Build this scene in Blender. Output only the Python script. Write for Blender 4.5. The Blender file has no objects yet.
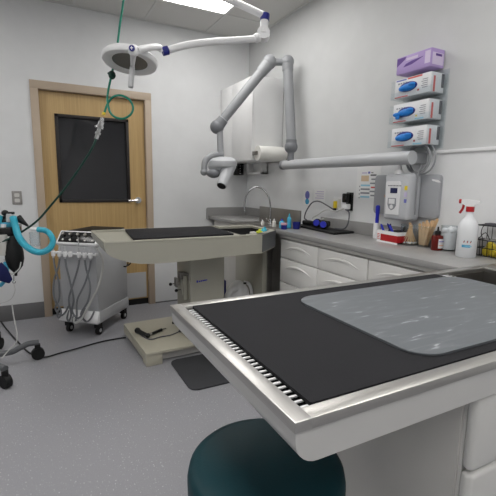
import bpy, bmesh, math, random
from math import sin, cos, pi, radians
from mathutils import Vector, Matrix
random.seed(7)
SC = bpy.context.scene
COL = SC.collection
W, D, H, ZC = 2.074, 4.015, 2.733, 0.90
XL, YR = -2.3, -1.9

# ------------------------------------------------------------------ camera frame
F, YAW, PIT, ROL, HC = 399.72, .4814, .1603, .0161, 1.25
_f = Vector((sin(YAW)*cos(PIT), cos(YAW)*cos(PIT), -sin(PIT)))
_r = Vector((cos(YAW), -sin(YAW), 0)); _u = _r.cross(_f)
CR = _r*cos(ROL) + _u*sin(ROL); CU = -_r*sin(ROL) + _u*cos(ROL); CF = _f
def ray(u, v): return CR*((u-248)/F) + CU*((248-v)/F) + CF
def dep(d, u, v): return Vector((0, 0, HC)) + ray(u, v)*d
def at(ax, val, u, v):
    r = ray(u, v); i = 'xyz'.index(ax); o = Vector((0, 0, HC))
    return o + r*((val-o[i])/r[i])
cam = bpy.data.cameras.new('camera'); co = bpy.data.objects.new('camera', cam); COL.objects.link(co)
cam.sensor_width = 36; cam.lens = F/496*36; cam.clip_start = .02
co.matrix_world = Matrix(((CR.x, CU.x, -CF.x, 0), (CR.y, CU.y, -CF.y, 0), (CR.z, CU.z, -CF.z, HC), (0, 0, 0, 1)))
SC.camera = co

# ------------------------------------------------------------------ materials
def lin(c):
    c /= 255.0
    return c/12.92 if c <= .04045 else ((c+.055)/1.055)**2.4
def rgb(*c): return tuple(lin(x) for x in c)+(1,)
MATS = {}
def mat(name, col, rough=.5, metal=0, bump=0, bscale=60, var=0, vscale=8, spec=.5, trans=0, ior=1.45, coat=0, stretch=None):
    m = bpy.data.materials.new(name); m.use_nodes = True; nt = m.node_tree
    b = nt.nodes['Principled BSDF']
    b.inputs['Base Color'].default_value = rgb(*col); b.inputs['Roughness'].default_value = rough
    b.inputs['Metallic'].default_value = metal; b.inputs['Specular IOR Level'].default_value = spec
    b.inputs['Transmission Weight'].default_value = trans; b.inputs['IOR'].default_value = ior
    b.inputs['Coat Weight'].default_value = coat
    tc = nt.nodes.new('ShaderNodeTexCoord'); mp = nt.nodes.new('ShaderNodeMapping')
    nt.links.new(tc.outputs['Object'], mp.inputs[0])
    if stretch: mp.inputs['Scale'].default_value = stretch
    if bump:
        n = nt.nodes.new('ShaderNodeTexNoise'); n.inputs['Scale'].default_value = bscale
        bp = nt.nodes.new('ShaderNodeBump'); bp.inputs['Strength'].default_value = bump; bp.inputs['Distance'].default_value = .002
        nt.links.new(mp.outputs[0], n.inputs[0]); nt.links.new(n.outputs[0], bp.inputs['Height']); nt.links.new(bp.outputs[0], b.inputs['Normal'])
    # a slight natural tone variation
    n = nt.nodes.new('ShaderNodeTexNoise'); n.inputs['Scale'].default_value = vscale; n.inputs['Detail'].default_value = 4
    r = nt.nodes.new('ShaderNodeValToRGB'); v = max(var, .02)
    c = rgb(*col)
    r.color_ramp.elements[0].position = .3; r.color_ramp.elements[1].position = .7
    r.color_ramp.elements[0].color = tuple(x*(1-v) for x in c[:3])+(1,); r.color_ramp.elements[1].color = tuple(min(1, x*(1+v)) for x in c[:3])+(1,)
    nt.links.new(mp.outputs[0], n.inputs[0]); nt.links.new(n.outputs[0], r.inputs[0]); nt.links.new(r.outputs[0], b.inputs['Base Color'])
    MATS[name] = m; return m
def emit(name, col, s):
    m = bpy.data.materials.new(name); m.use_nodes = True; nt = m.node_tree; nt.nodes.clear()
    e = nt.nodes.new('ShaderNodeEmission'); o = nt.nodes.new('ShaderNodeOutputMaterial')
    e.inputs[0].default_value = rgb(*col); e.inputs[1].default_value = s; nt.links.new(e.outputs[0], o.inputs[0]); MATS[name] = m; return m
def clear(name, tint=(250, 252, 253), base=.03, edge=.35):
    m = bpy.data.materials.new(name); m.use_nodes = True; nt = m.node_tree; nt.nodes.clear()
    o = nt.nodes.new('ShaderNodeOutputMaterial'); t = nt.nodes.new('ShaderNodeBsdfTransparent'); t.inputs[0].default_value = rgb(*tint)
    g = nt.nodes.new('ShaderNodeBsdfGlossy'); g.inputs['Roughness'].default_value = .08
    lw = nt.nodes.new('ShaderNodeLayerWeight'); lw.inputs[0].default_value = .5
    pw = nt.nodes.new('ShaderNodeMath'); pw.operation = 'POWER'; pw.inputs[1].default_value = 4
    ml = nt.nodes.new('ShaderNodeMath'); ml.operation = 'MULTIPLY_ADD'; ml.inputs[1].default_value = edge; ml.inputs[2].default_value = base
    mx = nt.nodes.new('ShaderNodeMixShader')
    nt.links.new(lw.outputs['Facing'], pw.inputs[0]); nt.links.new(pw.outputs[0], ml.inputs[0]); nt.links.new(ml.outputs[0], mx.inputs[0])
    nt.links.new(t.outputs[0], mx.inputs[1]); nt.links.new(g.outputs[0], mx.inputs[2]); nt.links.new(mx.outputs[0], o.inputs[0])
    MATS[name] = m; return m

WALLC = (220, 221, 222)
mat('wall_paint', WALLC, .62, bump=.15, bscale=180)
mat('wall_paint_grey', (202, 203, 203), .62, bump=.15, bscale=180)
mat('wall_panel', (228, 229, 230), .38)
mat('trim_white', (230, 230, 231), .4)
mat('cabinet_paint', (236, 236, 236), .35)
mat('base_grey', (112, 112, 113), .5)
mat('ceil_grid', (205, 205, 203), .5)
mat('door_frame', (182, 165, 146), .45)
mat('black_rubber', (12, 12, 13), .6, bump=.2, bscale=300)
mat('frame_black', (34, 29, 28), .5)
mat('black_gloss', (14, 14, 15), .2)
mat('black_mat', (36, 36, 39), .8, bump=.5, bscale=500, var=.08, spec=.25)
mat('grey_floor_mat', (66, 67, 70), .75, bump=.5, bscale=400, var=.06, spec=.25)
mat('cream', (168, 166, 154), .4)
mat('cream_base', (182, 178, 162), .45)
mat('white_enamel', (216, 215, 213), .3)
mat('cabinet_grey', (204, 202, 198), .4)
mat('cabinet_white', (232, 231, 228), .35)
mat('steel', (196, 194, 190), .36, metal=1, bump=.08, bscale=40, stretch=(1, 40, 40))
mat('steel_y', (204, 202, 199), .38, metal=1, bump=.08, bscale=40, stretch=(40, 1, 40))
mat('steel_dull', (150, 147, 142), .42, metal=1)
mat('chrome', (225, 225, 226), .12, metal=1)
mat('tap_chrome', (160, 160, 162), .2, metal=1)
mat('dark_liner', (8, 8, 9), .85, spec=.1)
mat('worktop', (150, 149, 148), .3, var=.05, vscale=300)
mat('xray_grey', (146, 148, 151), .38)
mat('unit_grey', (190, 192, 196), .38)
mat('plate_grey', (164, 166, 170), .45)
mat('xray_dark', (120, 122, 126), .42)
mat('xray_light', (184, 186, 189), .35)
mat('white_plastic', (236, 236, 237), .35)
mat('off_white', (208, 206, 200), .45)
mat('light_grey', (186, 187, 189), .4)
mat('cart_grey', (184, 185, 188), .4)
mat('cord_grey', (118, 120, 124), .5)
mat('cord_light', (196, 196, 194), .5)
mat('cord_black', (16, 16, 17), .5)
mat('teal_vinyl', (6, 56, 64), .5, bump=.15, bscale=200, spec=.35)
mat('green_hose', (8, 122, 100), .4)
mat('dark_green_hose', (8, 58, 48), .4)
mat('aqua_hose', (58, 172, 196), .35)
mat('aqua_plastic', (70, 170, 205), .3)
mat('blue_navy', (30, 36, 120), .4)
mat('blue_royal', (36, 44, 176), .4)
mat('navy_fabric', (22, 28, 82), .8)
mat('blue_glove', (28, 122, 206), .45)
mat('card_white', (222, 222, 224), .55)
mat('card_grey', (196, 197, 202), .55)
mat('card_purple', (176, 152, 205), .5)
mat('purple_dark', (96, 62, 140), .5)
mat('purple_light', (212, 198, 224), .5)
mat('red', (176, 30, 36), .4)
mat('red_soft', (206, 88, 84), .5)
mat('yellow', (226, 200, 50), .4)
mat('lime', (206, 216, 60), .45)
mat('dull_yellow', (196, 176, 52), .5, var=.2, vscale=60)
mat('orange', (226, 150, 60), .45)
mat('screen_navy', (30, 34, 74), .15)
mat('ink_grey', (140, 142, 148), .7)
mat('ink_dark', (84, 84, 90), .7)
mat('ink_tan', (214, 190, 160), .7)
mat('ink_lav', (196, 186, 214), .7)
mat('ink_blue', (112, 116, 186), .7)
mat('ink_cyan', (150, 204, 224), .7)
mat('ink_teal', (70, 160, 200), .7)
mat('paper', (236, 236, 236), .7)
mat('paper_white', (232, 231, 226), .8, bump=.4, bscale=120)
mat('wood_stick', (216, 182, 140), .6, var=.1, vscale=40)
mat('cotton', (232, 232, 232), .9, bump=.8, bscale=90)
mat('leg_grey', (92, 94, 97), .4)
mat('amber', (96, 20, 14), .12)
mat('frost', (226, 228, 231), .35, trans=0)
mat('outlet_plate', (150, 147, 144), .4)
mat('socket', (206, 204, 200), .4)
mat('pink', (206, 160, 176), .5)
clear('acrylic', base=.05); clear('jar_glass', base=.05, edge=.6)
mat('dark_beyond_glass', (40, 40, 43), .05, spec=.6)  # opaque pane; the unlit space behind it is put into the colour
mat('lamp_glass', (112, 113, 112), .3)
emit('diffuser', (255, 253, 250), 8.2)

def wood():
    m = mat('door_wood', (188, 156, 102), .4); nt = m.node_tree; b = nt.nodes['Principled BSDF']
    mp = [n for n in nt.nodes if n.type == 'MAPPING'][0]; mp.inputs['Scale'].default_value = (26, 26, .7)
    n = nt.nodes.new('ShaderNodeTexNoise'); n.inputs['Scale'].default_value = 3; n.inputs['Detail'].default_value = 8
    r = nt.nodes.new('ShaderNodeValToRGB'); r.color_ramp.elements[0].position = .3; r.color_ramp.elements[1].position = .72
    r.color_ramp.elements[0].color = rgb(178, 148, 98); r.color_ramp.elements[1].color = rgb(194, 164, 114)
    nt.links.new(mp.outputs[0], n.inputs[0]); nt.links.new(n.outputs[0], r.inputs[0]); nt.links.new(r.outputs[0], b.inputs['Base Color'])
wood()
def floor_mat():
    m = mat('floor_vinyl', (156, 156, 160), .36); nt = m.node_tree; b = nt.nodes['Principled BSDF']
    tc = [n for n in nt.nodes if n.type == 'TEX_COORD'][0]
    base = [n for n in nt.nodes if n.type == 'VALTORGB'][0]
    base.color_ramp.elements[0].color = rgb(150, 150, 155); base.color_ramp.elements[1].color = rgb(160, 160, 165)
    nz = [n for n in nt.nodes if n.type == 'TEX_NOISE'][0]; nz.inputs['Scale'].default_value = 180
    prev = base.outputs[0]
    for sc, th, c in ((60, .13, (222, 222, 222)), (110, .16, (204, 204, 205)), (130, .13, (140, 140, 144))):
        v = nt.nodes.new('ShaderNodeTexVoronoi'); v.inputs['Scale'].default_value = sc
        nt.links.new(tc.outputs['Object'], v.inputs['Vector'])
        lt = nt.nodes.new('ShaderNodeMath'); lt.operation = 'LESS_THAN'; lt.inputs[1].default_value = th
        nt.links.new(v.outputs['Distance'], lt.inputs[0])
        sp = nt.nodes.new('ShaderNodeSeparateColor'); nt.links.new(v.outputs['Color'], sp.inputs[0])
        g = nt.nodes.new('ShaderNodeMath'); g.operation = 'GREATER_THAN'; g.inputs[1].default_value = .55
        nt.links.new(sp.outputs[0], g.inputs[0])
        mu = nt.nodes.new('ShaderNodeMath'); mu.operation = 'MULTIPLY'; nt.links.new(lt.outputs[0], mu.inputs[0]); nt.links.new(g.outputs[0], mu.inputs[1])
        mx = nt.nodes.new('ShaderNodeMix'); mx.data_type = 'RGBA'; mx.inputs[7].default_value = rgb(*c)
        nt.links.new(mu.outputs[0], mx.inputs[0]); nt.links.new(prev, mx.inputs[6]); prev = mx.outputs[2]
    nt.links.new(prev, b.inputs['Base Color'])
floor_mat()
def tile_mat():
    m = mat('ceiling_tile', (205, 204, 201), .85, bump=.5, bscale=220, var=.05, vscale=120)
tile_mat()
def marble_mat():
    m = mat('marbled_mat', (128, 132, 136), .5, bump=.2, bscale=200, spec=.3); nt = m.node_tree; b = nt.nodes['Principled BSDF']
    tc = [n for n in nt.nodes if n.type == 'TEX_COORD'][0]
    mp = nt.nodes.new('ShaderNodeMapping'); mp.inputs['Rotation'].default_value = (0, 0, radians(-22)); mp.inputs['Scale'].default_value = (8, 44, 1)
    nt.links.new(tc.outputs['Object'], mp.inputs[0])
    n = nt.nodes.new('ShaderNodeTexNoise'); n.inputs['Scale'].default_value = 1.2; n.inputs['Detail'].default_value = 3; n.inputs['Distortion'].default_value = .6
    nt.links.new(mp.outputs[0], n.inputs[0])
    r = nt.nodes.new('ShaderNodeValToRGB'); r.color_ramp.elements[0].position = .5; r.color_ramp.elements[0].color = rgb(104, 108, 112)
    r.color_ramp.elements[1].position = .75; r.color_ramp.elements[1].color = rgb(186, 189, 191)
    e = r.color_ramp.elements.new(.655); e.color = rgb(112, 116, 120)
    nt.links.new(n.outputs[0], r.inputs[0]); nt.links.new(r.outputs[0], b.inputs['Base Color'])
marble_mat()

# ------------------------------------------------------------------ mesh builder
WM = {}
def smooth_path(pts, n=8):
    P = [Vector(p) for p in pts]; P = [P[0]*2-P[1]]+P+[P[-1]*2-P[-2]]; out = []
    for i in range(1, len(P)-2):
        for k in range(n):
            t = k/n; a, b, c, d = P[i-1], P[i], P[i+1], P[i+2]
            out.append(.5*((2*b)+(c-a)*t+(2*a-5*b+4*c-d)*t*t+(3*b-a-3*c+d)*t**3))
    out.append(P[-2]); return out
class MB:
    def __init__(s): s.bm = bmesh.new(); s.mi = 0; s.mats = []
    def m(s, name):
        if name not in s.mats: s.mats.append(name)
        s.mi = s.mats.index(name); return s
    def _add(s, bm, smooth=False, M=None):
        if M is not None: bmesh.ops.transform(bm, matrix=M, verts=bm.verts)
        bmesh.ops.recalc_face_normals(bm, faces=bm.faces)
        mp = [s.bm.verts.new(v.co) for v in bm.verts]; bm.verts.index_update()
        for f in bm.faces:
            try: nf = s.bm.faces.new([mp[v.index] for v in f.verts])
            except ValueError: continue
            nf.material_index = s.mi; nf.smooth = smooth
        bm.free(); return s
    def box(s, lo, hi, bev=0, seg=2, M=None):
        bm = bmesh.new(); bmesh.ops.create_cube(bm, size=1)
        lo, hi = Vector(lo), Vector(hi); c = (lo+hi)/2; d = hi-lo
        for v in bm.verts: v.co = Vector((v.co.x*d.x, v.co.y*d.y, v.co.z*d.z))+c
        if bev: bmesh.ops.bevel(bm, geom=bm.edges[:], offset=min(bev, .49*min(abs(x) for x in d)), segments=seg, profile=.5, affect='EDGES')
        return s._add(bm, bool(bev), M)
    def tube(s, pts, r, seg=10, smooth=0, cap=True, r2=None):
        P = smooth_path(pts, smooth) if smooth else [Vector(p) for p in pts]
        bm = bmesh.new(); rings = []; n = len(P); ref = None
        for i, p in enumerate(P):
            t = (P[min(i+1, n-1)]-P[max(i-1, 0)]).normalized()
            if ref is None: ref = t.orthogonal().normalized()
            ref = (ref-t*ref.dot(t)); ref = ref.normalized() if ref.length > 1e-6 else t.orthogonal().normalized()
            b = t.cross(ref)
            rr = r if r2 is None else r+(r2-r)*i/(n-1)
            if callable(r): rr = r(i/(n-1))
            rings.append([bm.verts.new(p+(ref*cos(a)+b*sin(a))*rr) for a in [2*pi*k/seg for k in range(seg)]])
        for a, b in zip(rings, rings[1:]):
            for k in range(seg): bm.faces.new((a[k], a[(k+1) % seg], b[(k+1) % seg], b[k]))
        if cap: bm.faces.new(rings[0]); bm.faces.new(rings[-1])
        return s._add(bm, True)
    def cyl(s, a, b, r, r2=None, seg=20): return s.tube([a, b], r, seg, r2=r2)
    def lathe(s, prof, o=(0, 0, 0), seg=24, M=None):
        bm = bmesh.new(); o = Vector(o); rings = []
        for r, z in prof:
            if r < 1e-5: rings.append([bm.verts.new(o+Vector((0, 0, z)))])
            else: rings.append([bm.verts.new(o+Vector((r*cos(2*pi*k/seg), r*sin(2*pi*k/seg), z))) for k in range(seg)])
        for a, b in zip(rings, rings[1:]):
            if len(a) == len(b) == 1: continue
            for k in range(seg):
                j = (k+1) % seg
                if len(a) == 1: bm.faces.new((a[0], b[k], b[j]))
                elif len(b) == 1: bm.faces.new((a[k], a[j], b[0]))
                else: bm.faces.new((a[k], a[j], b[j], b[k]))
        return s._add(bm, True, M)
    def ball(s, c, r, sc=(1, 1, 1), M=None, seg=20):
        bm = bmesh.new(); bmesh.ops.create_uvsphere(bm, u_segments=seg, v_segments=seg//2+2, radius=r)
        for v in bm.verts: v.co = Vector((v.co.x*sc[0], v.co.y*sc[1], v.co.z*sc[2]))
        T = Matrix.Translation(Vector(c)) @ (M if M is not None else Matrix())
        return s._add(bm, True, T)
    def prism(s, poly, ax, a, b, bev=0, smooth=False):
        # polygon in the plane normal to ax (order: x->(y,z), y->(x,z), z->(x,y)), swept from a to b
        def P(p, t): return {'x': (t, p[0], p[1]), 'y': (p[0], t, p[1]), 'z': (p[0], p[1], t)}[ax]
        bm = bmesh.new(); A = [bm.verts.new(P(p, a)) for p in poly]; B = [bm.verts.new(P(p, b)) for p in poly]
        n = len(poly); bm.faces.new(A); bm.faces.new(B)
        for i in range(n): bm.faces.new((A[i], A[(i+1) % n], B[(i+1) % n], B[i]))
        if bev: bmesh.ops.bevel(bm, geom=bm.edges[:], offset=bev, segments=2, profile=.5, affect='EDGES')
        return s._add(bm, smooth or bool(bev))
    def build(s, name, m=None, parent=None, local=False):
        if m and not s.mats: s.mats = [m]
        me = bpy.data.meshes.new(name)
        P = WM.get(parent.name, Matrix()) if parent else Matrix()
        if parent and not local: bmesh.ops.transform(s.bm, matrix=P.inverted(), verts=s.bm.verts)
        s.bm.to_mesh(me); s.bm.free()
        for k in s.mats: me.materials.append(MATS[k])
        o = bpy.data.objects.new(name, me); COL.objects.link(o)
        if parent: o.parent = parent
        else:
            # put the origin at the middle of the base
            v = [x.co for x in me.vertices]; c = Vector(((min(p.x for p in v)+max(p.x for p in v))/2, (min(p.y for p in v)+max(p.y for p in v))/2, min(p.z for p in v)))
            me.transform(Matrix.Translation(-c)); o.location = c; P = Matrix.Translation(c)
        WM[o.name] = P.copy()
        if me.polygons:
            try: me.set_sharp_from_angle(angle=radians(38))
            except Exception: pass
        return o
def rr(x0, y0, x1, y1, r, n=6):
    out = []
    for cx, cy, a in ((x1-r, y1-r, 0), (x0+r, y1-r, 90), (x0+r, y0+r, 180), (x1-r, y0+r, 270)):
        for k in range(n+1):
            t = radians(a+90*k/n); out.append((cx+r*cos(t), cy+r*sin(t)))
    return out
def tag(o, label, cat, group=None, kind=None):
    o['label'] = label; o['category'] = cat
    if group: o['group'] = group
    if kind: o['kind'] = kind
    return o
def struct(mb, name, m=None, parent=None):
    o = mb.build(name, m, parent)
    if not parent: o['kind'] = 'structure'
    return o
def thing(name, label, cat, loc, rz=0, group=None):
    o = bpy.data.objects.new(name, None); COL.objects.link(o); o.empty_display_size = .05
    o.location = loc; o.rotation_euler = (0, 0, rz)
    WM[o.name] = Matrix.Translation(Vector(loc)) @ Matrix.Rotation(rz, 4, 'Z')
    return tag(o, label, cat, group)
def frame_from(n, a):
    n = n.normalized(); a = (a-n*a.dot(n)).normalized(); b = n.cross(a)
    return Matrix(((a.x, b.x, n.x, 0), (a.y, b.y, n.y, 0), (a.z, b.z, n.z, 0), (0, 0, 0, 1)))

# ================================================================== SETTING
struct(MB().box((XL-.1, YR-.1, -.1), (W+.1, D+.12, 0)), 'floor', 'floor_vinyl')
struct(MB().box((XL-.1, YR-.1, H), (W+.1, D+.12, H+.1)), 'ceiling', 'ceiling_tile')
g = MB()
for k in range(-6, 3):
    x = .97+.607*k
    if XL < x < W: g.box((x-.011, YR, H-.004), (x+.011, D, H+.002))
for k in range(0, 9):
    y = 3.52-.607*k
    if y > YR: g.box((XL, y-.011, H-.0041), (W, y+.011, H+.002))
g.box((XL, D-.02, H-.006), (W, D, H)).box((W-.02, YR, H-.006), (W, D, H))
o = struct(g, 'trim_1', 'ceil_grid'); o['label'] = 'ceiling tile grid'
dx0, dx1, dz1 = .048, .954, 2.02
w = MB().box((XL, D, 0), (dx0, D+.12, H)).box((dx1, D, 0), (W+.1, D+.12, H)).box((dx0, D, dz1), (dx1, D+.12, H))
struct(w, 'wall_back', 'wall_paint')
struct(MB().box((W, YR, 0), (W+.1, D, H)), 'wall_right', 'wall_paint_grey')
struct(MB().box((XL-.1, YR, 0), (XL, D, H)), 'wall_left', 'wall_paint')
struct(MB().box((XL, YR-.1, 0), (W, YR, H)), 'wall_front', 'wall_paint')
o = struct(MB().box((W-.005, YR, .0), (W, D-.001, 1.436)), 'trim_2', 'wall_panel'); o['label'] = 'smooth white lower wall panel'
o = struct(MB().box((W-.014, YR, 1.436), (W, D-.001, 1.455), .003), 'trim_3', 'trim_white'); o['label'] = 'white rail capping the lower wall panel'
struct(MB().box((XL, D-.008, 0), (-.0142, D, .147), .002), 'baseboard_back_left', 'base_grey')
struct(MB().box((1.014, D-.008, 0), (1.64, D, .012), .002), 'baseboard_back_right', 'base_grey')
struct(MB().box((XL, YR, 0), (XL+.008, D-.01, .147), .002), 'baseboard_left', 'base_grey')
# door
dr = MB().box((dx0+.003, D+.035, .012), (.171, D+.078, dz1-.004)).box((.797, D+.035, .012), (dx1-.003, D+.078, dz1-.004))
dr.box((.171, D+.035, .012), (.797, D+.078, 1.06)).box((.171, D+.035, 1.822), (.797, D+.078, dz1-.004))
door = struct(dr, 'door_1', 'door_wood')
fr = MB()
for x0, x1 in ((-.0142, dx0), (dx1, 1.014)): fr.box((x0, D-.014, 0), (x1, D+.0, 2.087), .002)
fr.box((-.0142, D-.0145, dz1), (1.014, D, 2.087), .002)
for x0, x1 in ((dx0-.001, dx0+.002), (dx1-.002, dx1+.001)): fr.box((x0, D-.01, 0), (x1, D+.1, dz1))
fr.box((dx0, D-.01, dz1-.002), (dx1, D+.1, dz1+.001))
fr.build('door_frame', 'door_frame', door)
wf = MB()
for lo, hi in (((.165, 1.05), (.192, 1.832)), ((.776, 1.05), (.803, 1.832)), ((.165, 1.05), (.803, 1.077)), ((.165, 1.805), (.803, 1.832))):
    wf.box((lo[0], D+.024, lo[1]), (hi[0], D+.085, hi[1]), .003)
wfo = wf.build('vision_frame', 'frame_black', door)
MB().box((.19, D+.052, 1.075), (.778, D+.06, 1.807)).build('glass_pane', 'dark_beyond_glass', wfo)
MB().box((.075, D+.032, .072), (.935, D+.0355, .335)).build('kick_plate', 'light_grey', door)
MB().box((dx0, D+.03, .0), (dx1, D+.05, .06)).build('door_sweep', 'black_rubber', door)
MB().m('chrome').cyl((.872, D+.037, 1.068), (.872, D+.012, 1.068), .03).cyl((.872, D+.014, 1.068), (.872, D-.03, 1.068), .011).tube([(.872, D-.03, 1.068), (.85, D-.034, 1.068), (.77, D-.03, 1.066)], .011, smooth=5).build('lever_handle', None, door)
# dark space beyond the door glass is only the pane's colour
# ceiling lights
def troffer(x, y, label):
    t = thing('ceiling_light', label, 'ceiling light', (x, y, H-.012), group='ceiling troffer lights')
    f = MB()
    for lo, hi in (((-.3, -.6), (-.275, .6)), ((.275, -.6), (.3, .6)), ((-.275, -.6), (.275, -.575)), ((-.275, .575), (.275, .6))):
        f.box((x+lo[0], y+lo[1], H-.012), (x+hi[0], y+hi[1], H-.0045))
    f.build('frame', 'white_enamel', t)
    MB().box((x-.274, y-.574, H-.010), (x+.274, y+.574, H-.006)).build('diffuser', 'diffuser', t)
troffer(1.2735, 2.913, 'bright ceiling panel light above the far table and back counter')
troffer(.0595, 1.092, 'added unseen ceiling panel light above the middle of the room')  # out of view, added to light the middle of the room
troffer(.0595, -.729, 'added unseen ceiling panel light above the room behind the near table')  # unseen panel added for light from behind the camera
troffer(1.2735, .485, 'added unseen ceiling panel light above the near table')  # added out of view to brighten the near end
troffer(-1.154, 2.913, 'added unseen ceiling panel light above the anesthesia machine on the left side')  # unseen, added as fill for the left side

# ================================================================== NEAR TABLE
nt_ = thing('wet_table', 'large white exam table in the foreground with a steel rim and drawers', 'exam table', (1.0, .77, 0))
x0, x1, y0, y1 = .3175, 2.066, .4476, 1.09
arc = [(.322+.044*(1-cos(t)), .866-.045*sin(t)) for t in [pi/2*k/7 for k in range(8)]]
body = MB().prism([(.322, .882)]+arc+[(1.455, .821), (1.455, .85), (.352, .85), (.352, .882)], 'y', y0+.004, y1-.004)
body.box((.352, y0+.004, .85), (1.455, y0+.03, .882)).box((.352, y1-.03, .85), (1.455, y1-.004, .882))
body.box((1.455, y0+.004, .821), (x1, y0+.03, .882)).box((1.455, y1-.03, .821), (x1, y1-.004, .882)).box((1.745, y0+.03, .821), (x1, y1-.03, .882))
body.build('table_body', 'white_enamel', nt_)
rim = MB().m('steel_y').box((x0, y0, .881), (x0+.033, y1, .9), .002)
rim.m('steel').box((x0+.031, y0, .881), (1.74, y0+.032, .9), .002).box((x0+.031, y1-.034, .881), (1.74, y1, .9), .002)
rim.box((1.735, y0, .881), (x1, y1, .9), .002)
rim.build('steel_rim', None, nt_)
MB().box((.352, y0+.03, .851), (1.455, y1-.03, .8885)).build('tray_liner', 'dark_liner', nt_)
tub = MB()
tub.box((1.455, y0+.031, .62), (1.74, y1-.031, .63)).box((1.455, y0+.031, .63), (1.46, y1-.031, .86)).box((1.735, y0+.031, .63), (1.74, y1-.031, .881))
tub.box((1.46, y0+.031, .63), (1.735, y0+.036, .881)).box((1.46, y1-.036, .63), (1.735, y1-.031, .881))
tub.build('drain_tub', 'steel_dull', nt_)
gr = MB(); yy = y0+.044
while yy < y1-.044:
    gr.box((.3515, yy-.0025, .8888), (1.475, yy+.0025, .8922), .0006, 1); yy += .0172
gr.box((1.4535, y0+.036, .884), (1.4585, y1-.04, .8888))
gr.build('grate', 'white_plastic', nt_)
MB().box((.788, .492, 0), (.796, 1.03, .82), .002).build('side_panel', 'cabinet_grey', nt_)
MB().box((.796, .485, .09), (1.44, 1.03, .82)).box((.81, .53, 0), (1.44, 1.0, .09)).build('cabinet_body', 'cabinet_white', nt_)
def arch_handle(w_, h, ax, c, n=12):
    # a raised crescent grip: thick in the middle, thin at both ends
    mb = MB()
    for off, k in ((0, 1.0), (-.007, .7)):
        pts = []
        for i in range(n+1):
            t = 2*i/n-1; u_, v_ = t*w_/2*(1 if off == 0 else .8), h*(1-t*t)+off
            pts.append((c[0]+u_, c[1], c[2]+v_) if ax == 'y' else (c[0], c[1]+u_, c[2]+v_))
        mb.tube(pts, lambda t: k*(.0015+.0085*math.sin(pi*t)), 10)
    return mb
for (za, zb) in ((.638, .815), (.462, .634), (.282, .458), (.102, .278)):
    for (xa, xb) in ((.789, 1.44),):
        d = MB().box((xa, .458, za), (xb, .486, zb), .016, 4).build('drawer', 'cabinet_white', nt_)
        hx, hz = (xa+xb)/2, zb-.085
        arch_handle(.4, .03, 'y', (hx, .458, hz)).build('handle', 'cabinet_white', d)

tag(MB().prism(rr(.3725, .4835, 1.405, 1.053, .004), 'z', .8927, .9).build('rubber_mat', 'black_mat'), 'large black rubber mat lying on the near steel-rimmed table', 'mat')
tag(MB().prism(rr(.672, .511, 1.43, .985, .065, 8), 'z', .9003, .906, .0015).build('marbled_mat', 'marbled_mat'), 'grey marbled mat with rounded corners on top of a black mat', 'mat')

# ================================================================== STOOL
st = thing('stool', 'round stool with dark teal vinyl seat in the foreground', 'stool', (.466, .775, 0))
MB().lathe([(0, .478), (.17, .478), (.188, .485), (.195, .5), (.196, .535), (.192, .556), (.182, .566), (.16, .571), (0, .572)], (.466, .775, 0), 48).build('seat', 'teal_vinyl', st)
MB().cyl((.466, .775, .08), (.466, .775, .478), .025).build('column', 'chrome', st)
b = MB()
for k in range(5):
    a = 2*pi*k/5+.3; b.tube([(.466, .775, .085), (.466+.17*cos(a), .775+.17*sin(a), .062)], .016)
b.build('star_base', 'black_rubber', st)
for k in range(5):
    a = 2*pi*k/5+.3; c = Vector((.466+.17*cos(a), .775+.17*sin(a), .026)); t = Vector((-sin(a), cos(a), 0))*.012
    MB().cyl(c-t, c+t, .026).cyl(c+Vector((0, 0, .02)), c+Vector((0, 0, .045)), .008).build('caster', 'black_rubber', st)

# ================================================================== RIGHT COUNTER
ct = thing('worktop', 'long grey worktop along the right wall with a low upstand', 'worktop', (1.85, 1.87, .863))
MB().box((1.6176, 1.094, .866), (W-.006, 2.64, .9), .004).build('top', 'worktop', ct)
MB().box((W-.026, 1.094, .9), (W-.006, 2.64, .988), .003).build('upstand', 'worktop', ct)
MB().box((1.632, 1.096, .848), (1.65, 2.61, .866)).build('front_rail', 'cabinet_grey', ct)
ys = [2.604, 2.133, 1.668, 1.20]
names = ['white drawer unit at the end of the right counter, nearest the sink', 'middle white drawer unit under the right counter', 'white drawer unit under the right counter, half hidden by the near table']
for i in range(3):
    ya, yb = ys[i+1], ys[i]
    t = thing('drawer_unit', names[i], 'cabinet', (1.85, (ya+yb)/2, 0), group='drawer units under the right counter')
    MB().box((1.668, ya+.002, .09), (W-.008, yb-.002, .862)).box((1.72, ya+.004, 0), (W-.01, yb-.004, .09)).build('cabinet_body', 'cabinet_white', t)
    for (za, zb) in ((.69, .832), (.5, .686), (.3, .496), (.1, .296)):
        d = MB().box((1.645, ya+.003, za), (1.668, yb-.003, zb), .006).build('drawer', 'cabinet_white', t)
        hy, hz = (ya+yb)/2, zb-.075
        arch_handle(.33, .03, 'x', (1.645, hy, hz)).build('handle', 'cabinet_white', d)

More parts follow.
